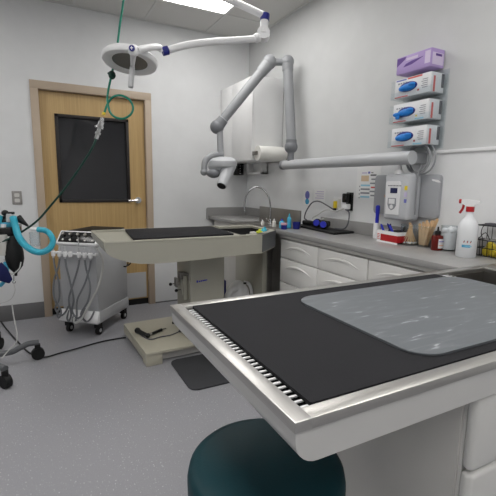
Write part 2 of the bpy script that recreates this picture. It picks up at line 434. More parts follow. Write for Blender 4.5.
# ================================================================== FAR TABLE, SINK, BACK COUNTER
ft = thing('lift_table', 'cream exam table with a tapered end standing in front of the door', 'exam table', (1.05, 2.75, 0))
prof = [(.319, .885), (.319, .88), (.328, .838), (.36, .81), (.417, .786), (.47, .767), (.528, .756), (.6, .751), (.8, .75), (1.27, .766), (1.27, .885)]
b = MB().prism(prof, 'y', 2.412, 3.05)
b.box((.319, 2.412, .885), (1.27, 2.44, .9), .003).box((.319, 3.02, .885), (1.27, 3.05, .9), .003).box((.319, 2.44, .885), (.342, 3.02, .9), .003)
b.prism([(1.27, 2.412), (1.37, 2.412), (1.6, 2.615), (1.6, 3.05), (1.27, 3.05)], 'z', .766, .87)
b.prism([(1.27, 2.412), (1.37, 2.412), (1.43, 2.465), (1.27, 2.465)], 'z', .87, .9)
b.prism([(1.37, 2.412), (1.6, 2.615), (1.575, 2.645), (1.345, 2.442)], 'z', .87, .9)
b.box((1.27, 2.94, .87), (1.6, 3.05, .9)).box((1.565, 2.64, .87), (1.6, 2.94, .9))
b.build('table_top', 'cream', ft)
MB().prism([(1.272, 2.467), (1.42, 2.467), (1.565, 2.645), (1.565, 2.938), (1.272, 2.938)], 'z', .87, .884).build('well_liner', 'dark_liner', ft)
MB().prism([(1.374, 2.408), (1.604, 2.611), (1.601, 2.614), (1.371, 2.411)], 'z', .775, .897).build('end_plate', 'leg_grey', ft)
MB().box((.93, 2.66, .1), (1.195, 2.98, .757), .006).build('pedestal', 'cream', ft)
lg = MB()
for k, (dx, hh) in enumerate(((0, .016), (.017, .011), (.031, .011), (.045, .010), (.058, .010), (.071, .008))):
    lg.box((.975+dx, 2.6585, .536+dx*.12), (.975+dx+.011, 2.6605, .536+dx*.12+hh))
lg.build('logo', 'blue_royal', ft)
ba = thing  # noqa
PM = Matrix.Translation((.583, 2.58, 0)) @ Matrix.Rotation(radians(2.5), 4, 'Z')
base = MB().box((0, 0, .078), (.68, .66, .1), .004, M=PM).box((0.0, .012, .03), (.02, .65, .079), M=PM).build('base_plate', 'cream_base', ft)
MB().box((.002, .006, 0.0), (.115, .1, .078), .003, M=PM).build('foot_block', 'cream_base', base)
MB().box((.115, .06, .008), (.67, .62, .078), M=PM).build('base_frame', 'cabinet_grey', base)
cb = MB().m('cream').box((.882, 2.72, .44), (.926, 2.80, .55), .004).box((.895, 2.71, .40), (.926, 2.73, .58), .003)
cb.m('steel_dull').box((.876, 2.74, .55), (.926, 2.80, .60), .006).tube([(.90, 2.73, .60), (.93, 2.70, .585), (.93, 2.69, .55)], .008, smooth=4).box((.85, 2.75, .49), (.866, 2.80, .56), .004).box((.866, 2.765, .50), (.89, 2.785, .53), .003)
cb = cb.build('clamp_bracket', None, ft)
for p in ((.815, 2.77, .515), (.842, 2.72, .478)):
    MB().m('black_rubber').ball(p, .012).m('steel_dull').cyl(p, (p[0]+.05, p[1]+.02, p[2]), .004).build('knob', None, cb)
tag(MB().prism([(.505, 2.49), (1.2, 2.515), (1.235, 3.01), (.55, 3.01)], 'z', .8865, .903, .004).build('black_pad', 'black_mat'), 'black rubber pad lying on the far cream table', 'mat')

sk = thing('sink_unit', 'steel sink deck between the counters with a tall steel splash panel', 'sink', (1.84, 2.98, 0))
MB().box((1.604, 2.66, .86), (1.845, 3.308, .9), .003).build('deck', 'steel_dull', sk)
MB().box((1.845, 2.646, .86), (1.86, 3.31, 1.04), .002).build('splash_panel', 'steel_dull', sk)
MB().box((1.86, 2.646, .86), (W-.006, 3.31, .9)).build('back_shelf', 'worktop', sk)
MB().box((1.60, 2.80, 0), (1.645, 3.31, .772), .003).box((1.604, 3.052, .772), (1.645, 3.31, .86)).build('side_panel', 'cream', sk)
MB().box((2.0, 2.65, 0), (W-.008, 3.31, .86)).build('back_panel', 'cabinet_grey', sk)
fa = thing('faucet', 'tall arched chrome faucet standing on the sink deck', 'faucet', (1.765, 2.965, .9))
pts = [dep(3.43, 270.5, 224), dep(3.43, 270.5, 215), dep(3.43, 270.3, 205), dep(3.43, 268.5, 196.5), dep(3.43, 263.5, 189.5), dep(3.43, 257, 187), dep(3.43, 250.5, 189.5), dep(3.43, 246, 196.5), dep(3.43, 244.4, 206), dep(3.43, 244.6, 212)]
pts[0].z = .901; fx, fy = pts[1].x, pts[1].y; pts[0].x = fx; pts[0].y = fy
MB().tube(pts, .007, 12, smooth=6).build('spout', 'tap_chrome', fa)
MB().lathe([(0, .9), (.026, .9), (.026, .912), (.016, .918), (.014, .95), (0, .952)], (fx, fy, 0)).build('base', 'chrome', fa)
MB().tube([(fx, fy, .935), (fx-.035, fy-.02, .945), (fx-.06, fy-.035, .96)], .006).build('lever', 'chrome', fa)

bc = thing('corner_counter', 'short grey counter in the back corner behind the far table', 'counter', (1.84, 3.66, 0))
MB().box((1.61, 3.316, .866), (W-.006, 3.994, .9), .004).build('top', 'worktop', bc)
MB().prism([(1.582, .866), (2.066, .866), (2.066, .988), (1.60, .988), (1.587, .983), (1.582, .97)], 'y', 3.994, 4.012).build('back_upstand', 'worktop', bc)
MB().box((W-.026, 3.316, .9), (W-.006, 3.994, .988)).build('side_upstand', 'worktop', bc)
MB().box((1.66, 3.34, .0), (2.06, 3.98, .866)).build('cabinet_body', 'cabinet_grey', bc)

# items in the sink / by it
def bottle(name, label, cat, p, h, r, bodym, capm, group=None):
    t = thing(name, label, cat, p, group=group); x, y, z = p
    MB().lathe([(0, z), (r, z+.001), (r, z+h*.6), (r*.8, z+h*.7), (r*.35, z+h*.76), (r*.35, z+h*.8), (0, z+h*.8)], (x, y, 0), 18).build('body', bodym, t)
    MB().lathe([(0, z+h*.79), (r*.42, z+h*.79), (r*.42, z+h*.88), (r*.15, z+h*.93), (r*.1, z+h), (0, z+h)], (x, y, 0), 14).build('cap', capm, t)
    return t
bottle('squeeze_bottle', 'tall clear blue squeeze bottle with a bright blue pointed cap beside the sink', 'bottle', (1.775, 2.69, .9), .12, .017, 'aqua_plastic', 'aqua_hose')
bottle('small_bottle', 'small blue bottle beside the sink, left of the squeeze bottle', 'bottle', (1.725, 2.72, .9), .075, .022, 'aqua_plastic', 'blue_royal')
bottle('white_bottle', 'small white bottle with a white pointed nozzle on the sink deck', 'bottle', (1.70, 2.80, .9), .07, .017, 'off_white', 'white_plastic')
bottle('dropper_bottle', 'smallest white dropper bottle on the sink deck in front of the faucet', 'bottle', (1.665, 2.93, .9), .05, .015, 'off_white', 'white_plastic')
t = thing('ointment_jar', 'small navy jar with a pink lid beside the blue squeeze bottle', 'jar', (1.685, 2.625, .9))
MB().lathe([(0, .9), (.023, .901), (.024, .935), (0, .936)], (1.685, 2.625, 0)).build('body', 'blue_navy', t)
MB().lathe([(0, .935), (.026, .935), (.026, .95), (0, .952)], (1.685, 2.625, 0)).build('lid', 'pink', t)
t = thing('blue_cup', 'blue plastic cup on the end of the right counter behind the sink bottles', 'cup', (1.79, 2.61, .9))
MB().lathe([(0, .9), (.026, .901), (.031, .955), (.028, .955), (.024, .905), (0, .904)], (1.79, 2.61, 0)).build('body', 'blue_navy', t)
tag(MB().ball((1.49, 2.598, .893), .026).cyl((1.49, 2.598, .905), (1.50, 2.60, .925), .01).build('bulb_syringe', 'aqua_hose'), 'round bright blue rubber bulb at the edge of the sink well', 'bulb')
for i, (x, y, m_, l) in enumerate(((1.43, 2.56, 'lime', 'yellow sponge lying in the dark sink well'), (1.51, 2.67, 'lime', 'pale yellow sponge beside the blue bulb in the sink well'), (1.36, 2.53, 'off_white', 'white scrub sponge lying in the dark sink well'))):
    tag(MB().box((x-.022, y-.016, .8845), (x+.022, y+.016, .906), .008, 3).build('sponge', m_), l, 'sponge')

# white canister under the far table
cn = thing('canister', 'white plastic canister with a carry handle on the floor under the far table', 'canister', (1.47, 2.98, 0))
cx, cy = 1.475, 3.0
MB().lathe([(0, 0), (.095, .002), (.10, .02), (.10, .30), (.092, .35), (.06, .40), (.03, .422), (0, .427)], (cx, cy, 0), 26).build('body', 'white_plastic', cn)
MB().tube([(cx+.03, cy-.05, .42), (cx+.07, cy-.07, .405), (cx+.105, cy-.05, .34), (cx+.12, cy-.03, .27)], .014, smooth=5).build('handle', 'white_plastic', cn)
MB().tube([(cx-.05, cy-.08, .385), (cx-.10, cy-.09, .375), (cx-.14, cy-.10, .33), (cx-.145, cy-.10, .2), (cx-.14, cy-.10, .04)], .028, smooth=6).build('hose', 'white_plastic', cn)
MB().box((cx+.02, cy-.075, .408), (cx+.045, cy-.06, .422), .003).build('latch', 'black_rubber', cn)
tag(MB().box((1.36, 3.14, 0), (1.43, 3.22, .40), .008).build('blue_box', 'blue_navy'), 'navy blue box on the floor behind the white canister', 'box')

# ================================================================== UPPER CABINET
uc = thing('wall_cabinet', 'white wall cabinet in the back right corner above the counter', 'cabinet', (1.91, 3.65, 1.46))
MB().box((1.764, 3.3, 1.46), (W-.006, D-.012, 2.2), .002).build('cabinet_body', 'cabinet_paint', uc)
for ya, yb in ((3.302, 3.722), (3.726, D-.014)):
    MB().box((1.745, ya, 1.463), (1.764, yb, 2.197), .003).build('door', 'cabinet_paint', uc)
pt = thing('paper_towel_holder', 'wall holder carrying a white paper towel roll on the cabinet side', 'holder', (1.9, 3.24, 1.45))
MB().cyl((1.765, 3.228, 1.52), (2.045, 3.228, 1.52), .066, seg=32).build('towel_roll', 'paper_white', pt)
MB().box((1.75, 3.212, 1.503), (1.762, 3.298, 1.537), .002).box((2.05, 3.2, 1.505), (2.06, 3.298, 1.575), .002).cyl((1.75, 3.228, 1.52), (2.06, 3.228, 1.52), .012).build('bracket', 'steel_dull', pt)
ps = thing('power_strip', 'black device with a row of small lights under the wall cabinet', 'device', (1.95, 3.95, 1.33))
MB().box((1.90, 3.925, 1.335), (1.985, D-.0005, 1.4598), .006).build('body', 'black_gloss', ps)
l = MB()
for k in range(4): l.box((1.935, 3.922, 1.35+.026*k), (1.945, 3.9255, 1.358+.026*k))
l.build('indicator_lights', 'light_grey', ps)
wb = thing('wall_bracket', 'small white open bracket below the cabinet beside the black device', 'bracket', (2.03, 3.6, 1.35))
p, q = at('x', 1.99, 247, 162), at('x', 1.99, 261, 174)
b = MB()
for lo, hi in (((1.985, p.y-.025, q.z), (W-.006, p.y, p.z)), ((1.985, q.y, q.z), (W-.006, q.y+.012, p.z)), ((1.985, q.y, q.z-.0), (W-.006, p.y, q.z+.02)), ((2.055, q.y, q.z), (W-.006, p.y, p.z))):
    b.box(lo, hi, .002)
b.build('frame', 'cabinet_paint', wb)

# ================================================================== X-RAY ARM
xa = thing('dental_xray', 'grey jointed dental x-ray arm reaching out from the right wall', 'x-ray arm', (W-.01, 1.75, 1.41))
A = Vector((1.93, 3.05, 1.414)); B = Vector((1.93, 1.66, 1.412))
tb = MB().tube([A, A+(B-A)*.02, B], .0395, 24).build('extension_tube', 'xray_light', xa)
MB().cyl(A+Vector((0, .012, 0)), A-Vector((0, .03, 0)), .0405, seg=24).build('end_cap', 'xray_dark', tb)
MB().box((1.95, 1.67, 1.38), (W-.006, 1.75, 1.445), .008).build('wall_mount', 'xray_grey', xa)
dJ = 3.4
j0 = dep(dJ, 291, 147); n0 = Vector((j0.x, j0.y, 1.435))
MB().cyl(n0, j0, .028).build('pivot_neck', 'xray_dark', xa)
e1, e2, w1 = dep(dJ, 287.5, 62), dep(dJ, 269.5, 62), dep(dJ, 217, 127)
jl = MB().ball(j0, .056).cyl(j0, j0+Vector((0, 0, .06)), .046, seg=24).build('lower_joint', 'xray_dark', xa)
a0 = j0+Vector((0, 0, .055)); a1 = e1+(j0-e1).normalized()*.075
MB().tube([a0, a1], .041, 24, r2=.043).build('lower_arm', 'xray_grey', xa)
MB().ball(e1, .056).cyl(e1, a1, .052, .046).build('elbow_joint', 'xray_grey', xa)
MB().cyl(e1, e2, .03).ball(e2, .060).cyl(e2, e2+(w1-e2).normalized()*.12, .055, .047).build('elbow_joint', 'xray_grey', xa)
MB().tube([e2+(w1-e2).normalized()*.11, w1-(w1-e2).normalized()*.075], .044, 24, r2=.039).build('upper_arm', 'xray_grey', xa)
k1 = w1-(w1-e2).normalized()*.08
MB().cyl(k1, w1, .045, .055).ball(w1, .059).build('wrist_joint', 'xray_dark', xa)
MB().cyl(k1+(w1-e2).normalized()*-.006, k1, .047).build('collar', 'xray_light', xa)
r1 = dep(dJ, 220.5, 153.5)
MB().tube([dep(dJ, 219.8, 131), r1], .026, 16, r2=.028).build('drop_rod', 'xray_grey', xa)
yp = [dep(dJ, 224, 154.5), dep(dJ, 216, 154.5), dep(dJ-.03, 209, 157), dep(dJ-.05, 205, 162), dep(dJ-.05, 204, 172)]
MB().tube(yp, .026, 12, smooth=6).ball(yp[-1], .031).build('yoke', 'xray_grey', xa)
c0 = dep(dJ-.02, 223, 163)
hd = MB().ball(dep(dJ-.02, 222, 166), .095, (1.25, .9, .72), frame_from(CU, CR)).build('tube_head', 'xray_light', xa)
hb = Matrix.Translation(c0) @ frame_from((CU*.97-CF*.25).normalized(), CR)
MB().lathe([(.06, -.028), (.116, -.024), (.119, 0), (.114, .022), (.085, .042), (.03, .052), (0, .053)], seg=32, M=hb).build('head_band', 'xray_light', hd)
q0 = dep(dJ-.07, 213.5, 173.5)
MB().ball(q0, .052, (1.1, .9, .72), frame_from(CU, CR)).build('side_cap', 'xray_dark', hd)
s0, s1 = dep(dJ-.02, 229.5, 165), dep(dJ-.13, 221.5, 186)
MB().tube([s0, s0*.5+s1*.5, s1], .060, 24, r2=.041, cap=True).build('cone', 'xray_light', hd)
MB().cyl(s1-(s1-s0).normalized()*.004, s1+(s1-s0).normalized()*.003, .036, seg=24).build('cone_opening', 'black_rubber', hd)

# control unit
cu = thing('xray_control_unit', 'grey wall control box with a blue display under the x-ray arm', 'control unit', (1.99, 1.74, 1.03))
pl = MB()
pl.prism(rr(1.552, 1.062, 2.055, 1.318, .02), 'x', W-.03, W-.006, .004); pl.build('back_plate', 'plate_grey', cu)
MB().box((1.935, 1.672, 1.04), (W-.03, 1.866, 1.325), .022, 4).build('housing', 'unit_grey', cu)
fpx = [(1.732, 1.075), (1.728, 1.265), (1.74, 1.278), (1.838, 1.278), (1.845, 1.265), (1.835, 1.075)]
fp = MB().prism(fpx, 'x', 1.929, 1.9365).build('control_panel', 'card_white', cu)
MB().box((1.9275, 1.752, 1.205), (1.9295, 1.806, 1.237)).build('display', 'screen_navy', fp)
MB().m('ink_grey').prism([(1.82, 1.175), (1.758, 1.175), (1.756, 1.13), (1.768, 1.11), (1.79, 1.10), (1.81, 1.112), (1.822, 1.135)], 'x', 1.9275, 1.9295).m('card_white').prism([(1.812, 1.17), (1.766, 1.17), (1.765, 1.14), (1.812, 1.14)], 'x', 1.926, 1.928).cyl((1.9275, 1.789, 1.122), (1.926, 1.789, 1.122), .013).build('keypad', None, fp)
tx = MB()
for k in range(9): tx.box((1.928, 1.826-.0115*k-.007, 1.247), (1.9295, 1.826-.0115*k, 1.253))
tx.build('heading_print', 'ink_dark', fp)
MB().m('yellow').box((1.9335, 1.684, 1.225), (1.9355, 1.704, 1.25)).m('ink_lav').box((1.9335, 1.684, 1.185), (1.9355, 1.704, 1.213)).m('ink_blue').box((1.9335, 1.684, 1.15), (1.9355, 1.702, 1.172)).build('stickers', None, cu)
MB().m('white_plastic').prism([(1.62, 1.272), (1.638, 1.286), (1.68, 1.292), (1.68, 1.283), (1.64, 1.272)], 'x', W-.032, W-.029).build('badge', None, cu)
for o_ in [x for x in cu.children if x.name.startswith('badge')]:
    for v in o_.data.vertices: v.co.y -= .075
MB().lathe([(0, 1.32), (.028, 1.32), (.026, 1.335), (.014, 1.345), (.012, 1.375), (0, 1.375)], (1.96, 1.775, 0)).build('top_stem', 'white_plastic', cu)
MB().cyl((1.96, 1.87, 1.185), (1.96, 1.852, 1.185), .012).build('side_button', 'orange', cu)
cc = MB()
for k, (rad, dy) in enumerate(((.085, 0), (.078, .012), (.09, -.01))):
    C0 = Vector((1.99+.012*k, 1.672+dy, 1.408)); cc.tube([C0+Vector((0, rad*cos(t), rad*sin(t))) for t in [2*pi*j/30 for j in range(31)]], .005, 8, cap=False)
cc.tube([(1.99, 1.64, 1.37), (1.985, 1.655, 1.33), (1.985, 1.66, 1.2), (1.995, 1.664, 1.08)], .0048, 8, smooth=6)
cc.build('coiled_cable', 'xray_grey', cu)

# ================================================================== GLOVE RACK
gk = thing('glove_rack', 'clear acrylic wall rack holding glove boxes on the right wall', 'rack', (2.02, 1.73, 1.47))
MB().box((W-.004, 1.575, 1.468), (W-.001, 1.87, 1.90)).build('back_sheet', 'acrylic', gk)
tiers = [1.484, 1.625, 1.767]
for z in tiers:
    s = MB().box((1.948, 1.585, z-.004), (W-.004, 1.875, z)).box((1.948, 1.585, z), (1.951, 1.875, z+.035)).box((1.948, 1.585, z), (W-.004, 1.588, z+.105)).box((1.948, 1.872, z), (W-.004, 1.875, z+.105))
    s.build('shelf_pocket', 'acrylic', gk)
gl = ['white glove box with blue gloves in the lowest tier of the acrylic rack', 'white glove box with blue gloves bulging out, in the middle tier of the rack', 'white glove box with blue gloves in the top tier, just below the purple box']
def glove_box(z, label, blob):
    t = thing('glove_box', label, 'glove box', (2.01, 1.73, z), group='glove boxes in the rack')
    xf, ya, yb, h = 1.954, 1.598, 1.852, .108
    MB().m('card_white').box((xf, ya, z+.001), (W-.012, yb, z+h), .002).build('carton', None, t)
    pr_ = MB().m('red_soft').box((xf-.001, yb-.1, z+.003), (xf+.001, yb-.003, z+.009)).box((xf+.02, ya-.001, z+.004), (xf+.035, ya+.001, z+h-.02))
    pr_.m('ink_dark').box((xf+.085, ya-.001, z+.03), (W-.014, ya+.001, z+h-.004))
    if blob != 2: pr_.m('ink_cyan').box((xf-.001, ya+.03, z+.004), (xf+.001, ya+.09, z+.012))
    else: pr_.m('red_soft').box((xf-.001, ya+.06, z+h-.012), (xf+.001, ya+.16, z+h-.003)).m('ink_blue').box((xf-.001, ya+.17, z+h-.012), (xf+.001, yb-.01, z+h-.005))
    pr_.m('ink_grey')
    for k in range(5): pr_.box((xf-.001, ya+.02, z+.03+.011*k), (xf+.001, ya+.02+.035+.008*(k % 2), z+.034+.011*k))
    for k in range(4): pr_.box((xf-.001, yb-.09+.018*k, z+h-.03), (xf+.001, yb-.078+.018*k, z+h-.022))
    pr_.m('yellow' if blob == 1 else 'red').box((xf-.001, ya+.075, z+.02), (xf+.001, ya+.087, z+.03))
    pr_.build('print', None, t)
    C = Vector((xf, (ya+yb)/2+.028, z+.056))
    MB().ball(C, .05, (.08, 1.3, .56)).build('opening', 'blue_navy', t)
    gb = MB().ball(C-Vector((.004, 0, .004)), .045, (.36, 1.2, .46)).ball(C+Vector((-.012, .03, -.008)), .022, (.7, 1.2, .7)).ball(C+Vector((-.01, -.03, .006)), .02, (.6, 1.4, .6))
    if blob == 1: gb.ball(C+Vector((-.02, .055, -.012)), .02, (.7, 1.2, .6)).ball(C+Vector((-.02, .045, -.028)), .016, (.6, 1, .8))
    gb.build('gloves', 'blue_glove', t)
for i, z in enumerate(tiers): glove_box(z, gl[i], i)
t = thing('purple_glove_box', 'purple glove box lying on top of the acrylic rack', 'glove box', (2.0, 1.73, 1.90))
z = 1.905
MB().box((1.954, 1.61, z), (W-.012, 1.85, z+.096), .002).build('carton', 'card_purple', t)
pb = MB().m('purple_dark').prism([(1.848, z+.09), (1.78, z+.09), (1.79, z+.076), (1.848, z+.044)], 'x', 1.953, 1.9545).prism([(1.80, z+.034), (1.78, z+.05), (1.74, z+.058), (1.66, z+.064), (1.70, z+.05), (1.74, z+.038)], 'x', 1.953, 1.9545)
pb.m('purple_light').box((1.953, 1.70, z+.066), (1.9545, 1.78, z+.08)).box((1.953, 1.615, z+.02), (1.9545, 1.65, z+.085)).box((1.965, 1.609, z+.012), (W-.02, 1.6105, z+.075))
pb.m('purple_dark').box((1.99, 1.6085, z+.058), (2.04, 1.6095, z+.07)); pb.build('print', None, t)
# ================================================================== PAPERS AND OUTLETS
ps_ = thing('wall_chart', 'printed paper chart taped to the right wall behind the control box', 'poster', (W-.006, 2.15, 1.16))
MB().box((W-.0065, 2.03, 1.165), (W-.005, 2.26, 1.40)).build('sheet', 'paper', ps_)
pr_ = MB(); X0, X1 = W-.0072, W-.0064
def blk(c, y, z, wy, hz): pr_.m(c).box((X0, y-wy, z-hz), (X1, y, z))
blk('ink_tan', 2.215, 1.318, .075, .04)
for k in range(4): blk(['ink_cyan', 'ink_grey', 'ink_grey', 'ink_cyan'][k], 2.215, 1.255-.027*k, .09, .012)
for k in range(4): blk('ink_dark', 2.23, 1.245-.027*k, .008, .008)
for k in range(6): blk(['ink_dark', 'ink_grey', 'ink_grey', 'red_soft', 'ink_grey', 'ink_grey'][k], 2.125-.01*(k % 2), 1.325-.028*k, .055, .010)
blk('ink_blue', 2.15, 1.345, .02, .014); blk('ink_lav', 2.21, 1.34, .05, .008); blk('ink_dark', 2.12, 1.34, .02, .006)
pr_.build('print', None, ps_)
sg = thing('sticker_sheet', 'white sign with a purple circle above a blue circle on the right wall', 'sign', (W-.006, 2.86, 1.07))
MB().box((W-.0065, 2.80, 1.075), (W-.005, 2.925, 1.20)).build('sheet', 'paper', sg)
MB().m('ink_blue').prism([(2.862+.032*cos(t), 1.158+.036*sin(t)) for t in [2*pi*k/20 for k in range(20)]], 'x', X0, X1).m('ink_teal').prism([(2.862+.028*cos(t), 1.103+.025*sin(t)) for t in [2*pi*k/20 for k in range(20)]], 'x', X0, X1).build('print', None, sg)
sn = thing('notice', 'faint grey notice on the right wall beside the purple circle sign', 'sign', (W-.006, 2.69, 1.11))
MB().box((W-.0065, 2.62, 1.115), (W-.005, 2.765, 1.21)).build('sheet', 'paper', sn)
q_ = MB()
for k in range(4): q_.box((X0, 2.635, 1.135+.018*k), (X1, 2.75-.02*(k % 2), 1.141+.018*k))
q_.build('print', 'ink_lav', sn)
ol = thing('wall_outlet', 'dark grey wall outlet with white sockets left of the wooden door', 'outlet', (-.167, D-.006, 1.037))
MB().box((-.204, D-.007, 1.037), (-.129, D, 1.153), .003).build('cover_plate', 'outlet_plate', ol)
for z in (1.072, 1.118): MB().prism(rr(-.186, z-.016, -.147, z+.016, .008), 'y', D-.009, D-.006).build('socket', 'socket', ol)
o2 = thing('wall_outlet', 'white wall outlet above the counter holding the yellow plug', 'outlet', (W-.006, 2.45, 1.058))
MB().box((W-.012, 2.398, 1.058), (W-.005, 2.505, 1.158), .003).build('cover_plate', 'white_plastic', o2)
MB().box((W-.0128, 2.415, 1.075), (W-.0118, 2.445, 1.14)).build('socket', 'socket', o2)
ad = thing('power_adapter', 'black power adapter plugged into the right wall above the counter', 'power adapter', (W-.04, 2.33, 1.09))
MB().box((W-.015, 2.285, 1.06), (W-.005, 2.355, 1.195), .003).build('cover_plate', 'black_rubber', ad)
MB().box((W-.06, 2.30, 1.12), (W-.014, 2.352, 1.188), .008).build('adapter_body', 'black_gloss', ad)
MB().box((W-.05, 2.30, 1.07), (W-.014, 2.36, 1.11), .006).build('plug', 'white_plastic', ad)

# ================================================================== THINGS ON THE COUNTER
tag(MB().prism([(1.83, 2.20), (2.035, 2.22), (2.035, 2.80), (1.90, 2.80)], 'z', .901, .916, .004).build('black_tray', 'black_rubber'), 'flat black tray lying on the right counter under the wall outlet', 'tray')
gg = thing('goggles', 'black goggles with two blue round lenses lying on the flat black tray', 'goggles', (1.93, 2.46, .9165))
pA, pB = Vector((1.925, 2.52, .952)), Vector((1.905, 2.41, .950))
MB().ball(pA, .036, (1, 1, .95)).ball(pB, .036, (1, 1, .95)).box((1.93, 2.42, .93), (1.98, 2.52, .975), .012).tube([pA+Vector((0, .02, 0)), (1.95, 2.6, .945), (1.99, 2.63, .935)], .014, smooth=4).build('frame', 'black_rubber', gg)
for p in (pA, pB):
    n = Vector((-.75, -.65, .12)).normalized(); MB().cyl(p+n*.022, p+n*.038, .024, seg=20).build('lens', 'blue_royal', gg)
tag(MB().box((1.96, 2.66, .9165), (2.02, 2.78, .952), .012).box((1.965, 2.60, .9165), (2.0, 2.66, .94), .01).build('charger', 'black_rubber'), 'small black charger on the tray next to the steel splash panel', 'charger')
def hang(name, pts, r, m_, parent, smooth=8):
    return MB().tube(pts, r, 8, smooth=smooth).build(name, m_, parent)
cl_ = thing('charging_lead', 'dark lead with a yellow plug arching from the white outlet to the tray', 'lead', (W-.012, 2.465, 1.05))
MB().box((W-.035, 2.455, 1.07), (W-.0125, 2.48, 1.125), .004).build('plug', 'yellow', cl_)
MB().box((W-.045, 2.452, 1.05), (W-.02, 2.47, 1.0695), .004).build('plug_tail', 'black_rubber', cl_)
hang('cord', [(W-.035, 2.462, 1.055), (2.02, 2.52, 1.085), (2.01, 2.62, 1.115), (2.0, 2.70, 1.10), (1.99, 2.76, 1.03), (1.98, 2.77, .97), (1.98, 2.74, .957)], .005, 'ink_dark', cl_)
hang('cord', [(W-.04, 2.325, 1.068), (2.02, 2.27, 1.05), (2.0, 2.25, .98), (1.99, 2.28, .93), (1.97, 2.36, .925)], .005, 'ink_dark', ad)
hang('white_cord', [(W-.045, 2.335, 1.075), (2.02, 2.42, 1.05), (2.01, 2.52, 1.055), (1.99, 2.6, 1.01), (1.98, 2.66, .975), (1.985, 2.6, .96), (1.985, 2.52, .985)], .005, 'cord_light', ad)
lr = thing('lint_roller', 'lint roller standing on the counter with white roll and blue handle', 'lint roller', (1.995, 1.965, .9))
MB().lathe([(0, .9), (.02, .9), (.021, .903), (.021, 1.0), (.02, 1.003), (0, 1.003)], (1.995, 1.965, 0)).build('roll', 'white_plastic', lr)
MB().lathe([(0, 1.003), (.011, 1.003), (.012, 1.02), (.011, 1.05), (.014, 1.09), (.014, 1.112), (.009, 1.12), (0, 1.121)], (1.995, 1.965, 0)).build('handle', 'blue_royal', lr)
rb = thing('supply_box', 'red and white open box of pens below the x-ray control box', 'box', (1.945, 1.775, .9))
RM = Matrix.Translation((1.945, 1.775, .9)) @ Matrix.Rotation(radians(-4), 4, 'Z')
b = MB().m('red')
b.box((-.05, -.088, 0.012), (.05, .082, .015), M=RM)
for lo, hi in (((-.052, -.09, .010), (-.049, .052, .052)), ((.049, -.09, .010), (.052, .084, .052)), ((-.049, -.09, .010), (.049, -.087, .052))): b.box(lo, hi, M=RM)
b.m('white_plastic')
for lo, hi in (((-.053, -.091, .0), (-.048, .085, .010)), ((-.053, -.091, .052), (-.049, .085, .074)), ((.049, -.09, .052), (.052, .084, .074)), ((-.049, -.091, .052), (.049, -.087, .074)), ((-.053, .052, .010), (-.049, .085, .052)), ((-.049, .081, .0), (.05, .085, .074))): b.box(lo, hi, M=RM)
b.build('box_body', None, rb)
l = MB()
for k in range(4): l.box((-.0545, .057+(k % 2)*.003, .018+.01*k), (-.0528, .08, .022+.01*k), M=RM)
l.build('print', 'red_soft', rb)
pens = [((-.02, .03, .016), (-.03, .072, .098), 'blue_royal', 'blue pen leaning left in the red and white box'), ((.0, -.02, .016), (-.035, .01, .108), 'blue_navy', 'navy pen standing in the middle of the red and white box'),
        ((-.02, -.06, .016), (-.035, -.01, .10), 'blue_royal', 'blue pen leaning across the right half of the red and white box'), ((.01, .05, .016), (.0, .03, .102), 'black_rubber', 'black marker standing at the back of the red and white box'),
        ((.01, -.04, .016), (.02, -.07, .096), 'black_rubber', 'black marker leaning right in the red and white box')]
for a_, b_, m_, l_ in pens:
    a_, b_ = RM @ Vector(a_), RM @ Vector(b_)
    t = thing('pen', l_, 'pen', a_, group='pens in the red box')
    MB().cyl(a_, b_, .007, seg=10).build('barrel', m_, t)
    MB().cyl(b_, b_+(b_-a_).normalized()*.012, .0075, .004, seg=10).build('cap', m_, t)
tag(MB().box((-.03, -.08, .016), (.04, .0, .079), .01, M=RM).build('stapler', 'black_rubber'), 'black stapler lying in the right half of the red and white box', 'stapler')

def jar(name, label, c, r, h):
    t = thing(name, label, 'jar', (c[0], c[1], .9)); x, y = c
    MB().lathe([(0, .9), (r*.95, .9), (r, .904), (r, .9+h), (r-.003, .9+h), (r-.003, .905), (0, .905)], (x, y, 0), 24).build('glass', 'jar_glass', t)
    MB().tube([(x+r*cos(a), y+r*sin(a), .9+h) for a in [2*pi*k/24 for k in range(25)]], .0025, 6, cap=False).build('lip', 'jar_glass', t)
    return t
j1, j2, j3 = (1.965, 1.668), (1.995, 1.575), (2.01, 1.44)
jar('swab_jar', 'clear jar of thin wooden swabs beside the red and white box', j1, .052, .12)
jar('depressor_jar', 'clear jar of wide wooden tongue depressors behind the amber bottle', j2, .046, .12)
jar('cotton_jar', 'clear jar of white cotton between amber bottle and spray bottle', j3, .043, .135)
for k in range(22):
    a = 2.4*k; rb_ = .045*math.sqrt((k+.5)/22)
    p = Vector((j1[0]+rb_*cos(a), j1[1]+rb_*sin(a), .909)); q = Vector((j1[0]+.3*rb_*cos(a+2.2)+random.uniform(-.01, .01), j1[1]-.006+.3*rb_*sin(a+2.2), 1.02+random.uniform(-.012, .018)))
    t = thing('swab', 'thin wooden swab in the clear jar beside the red box', 'swab', p, group='wooden swabs in the jar')
    MB().cyl(p, q, .0028, seg=6).build('stick', 'wood_stick', t)
    MB().ball(p+(q-p).normalized()*.006, .0055, seg=8).build('tip', 'cotton', t)
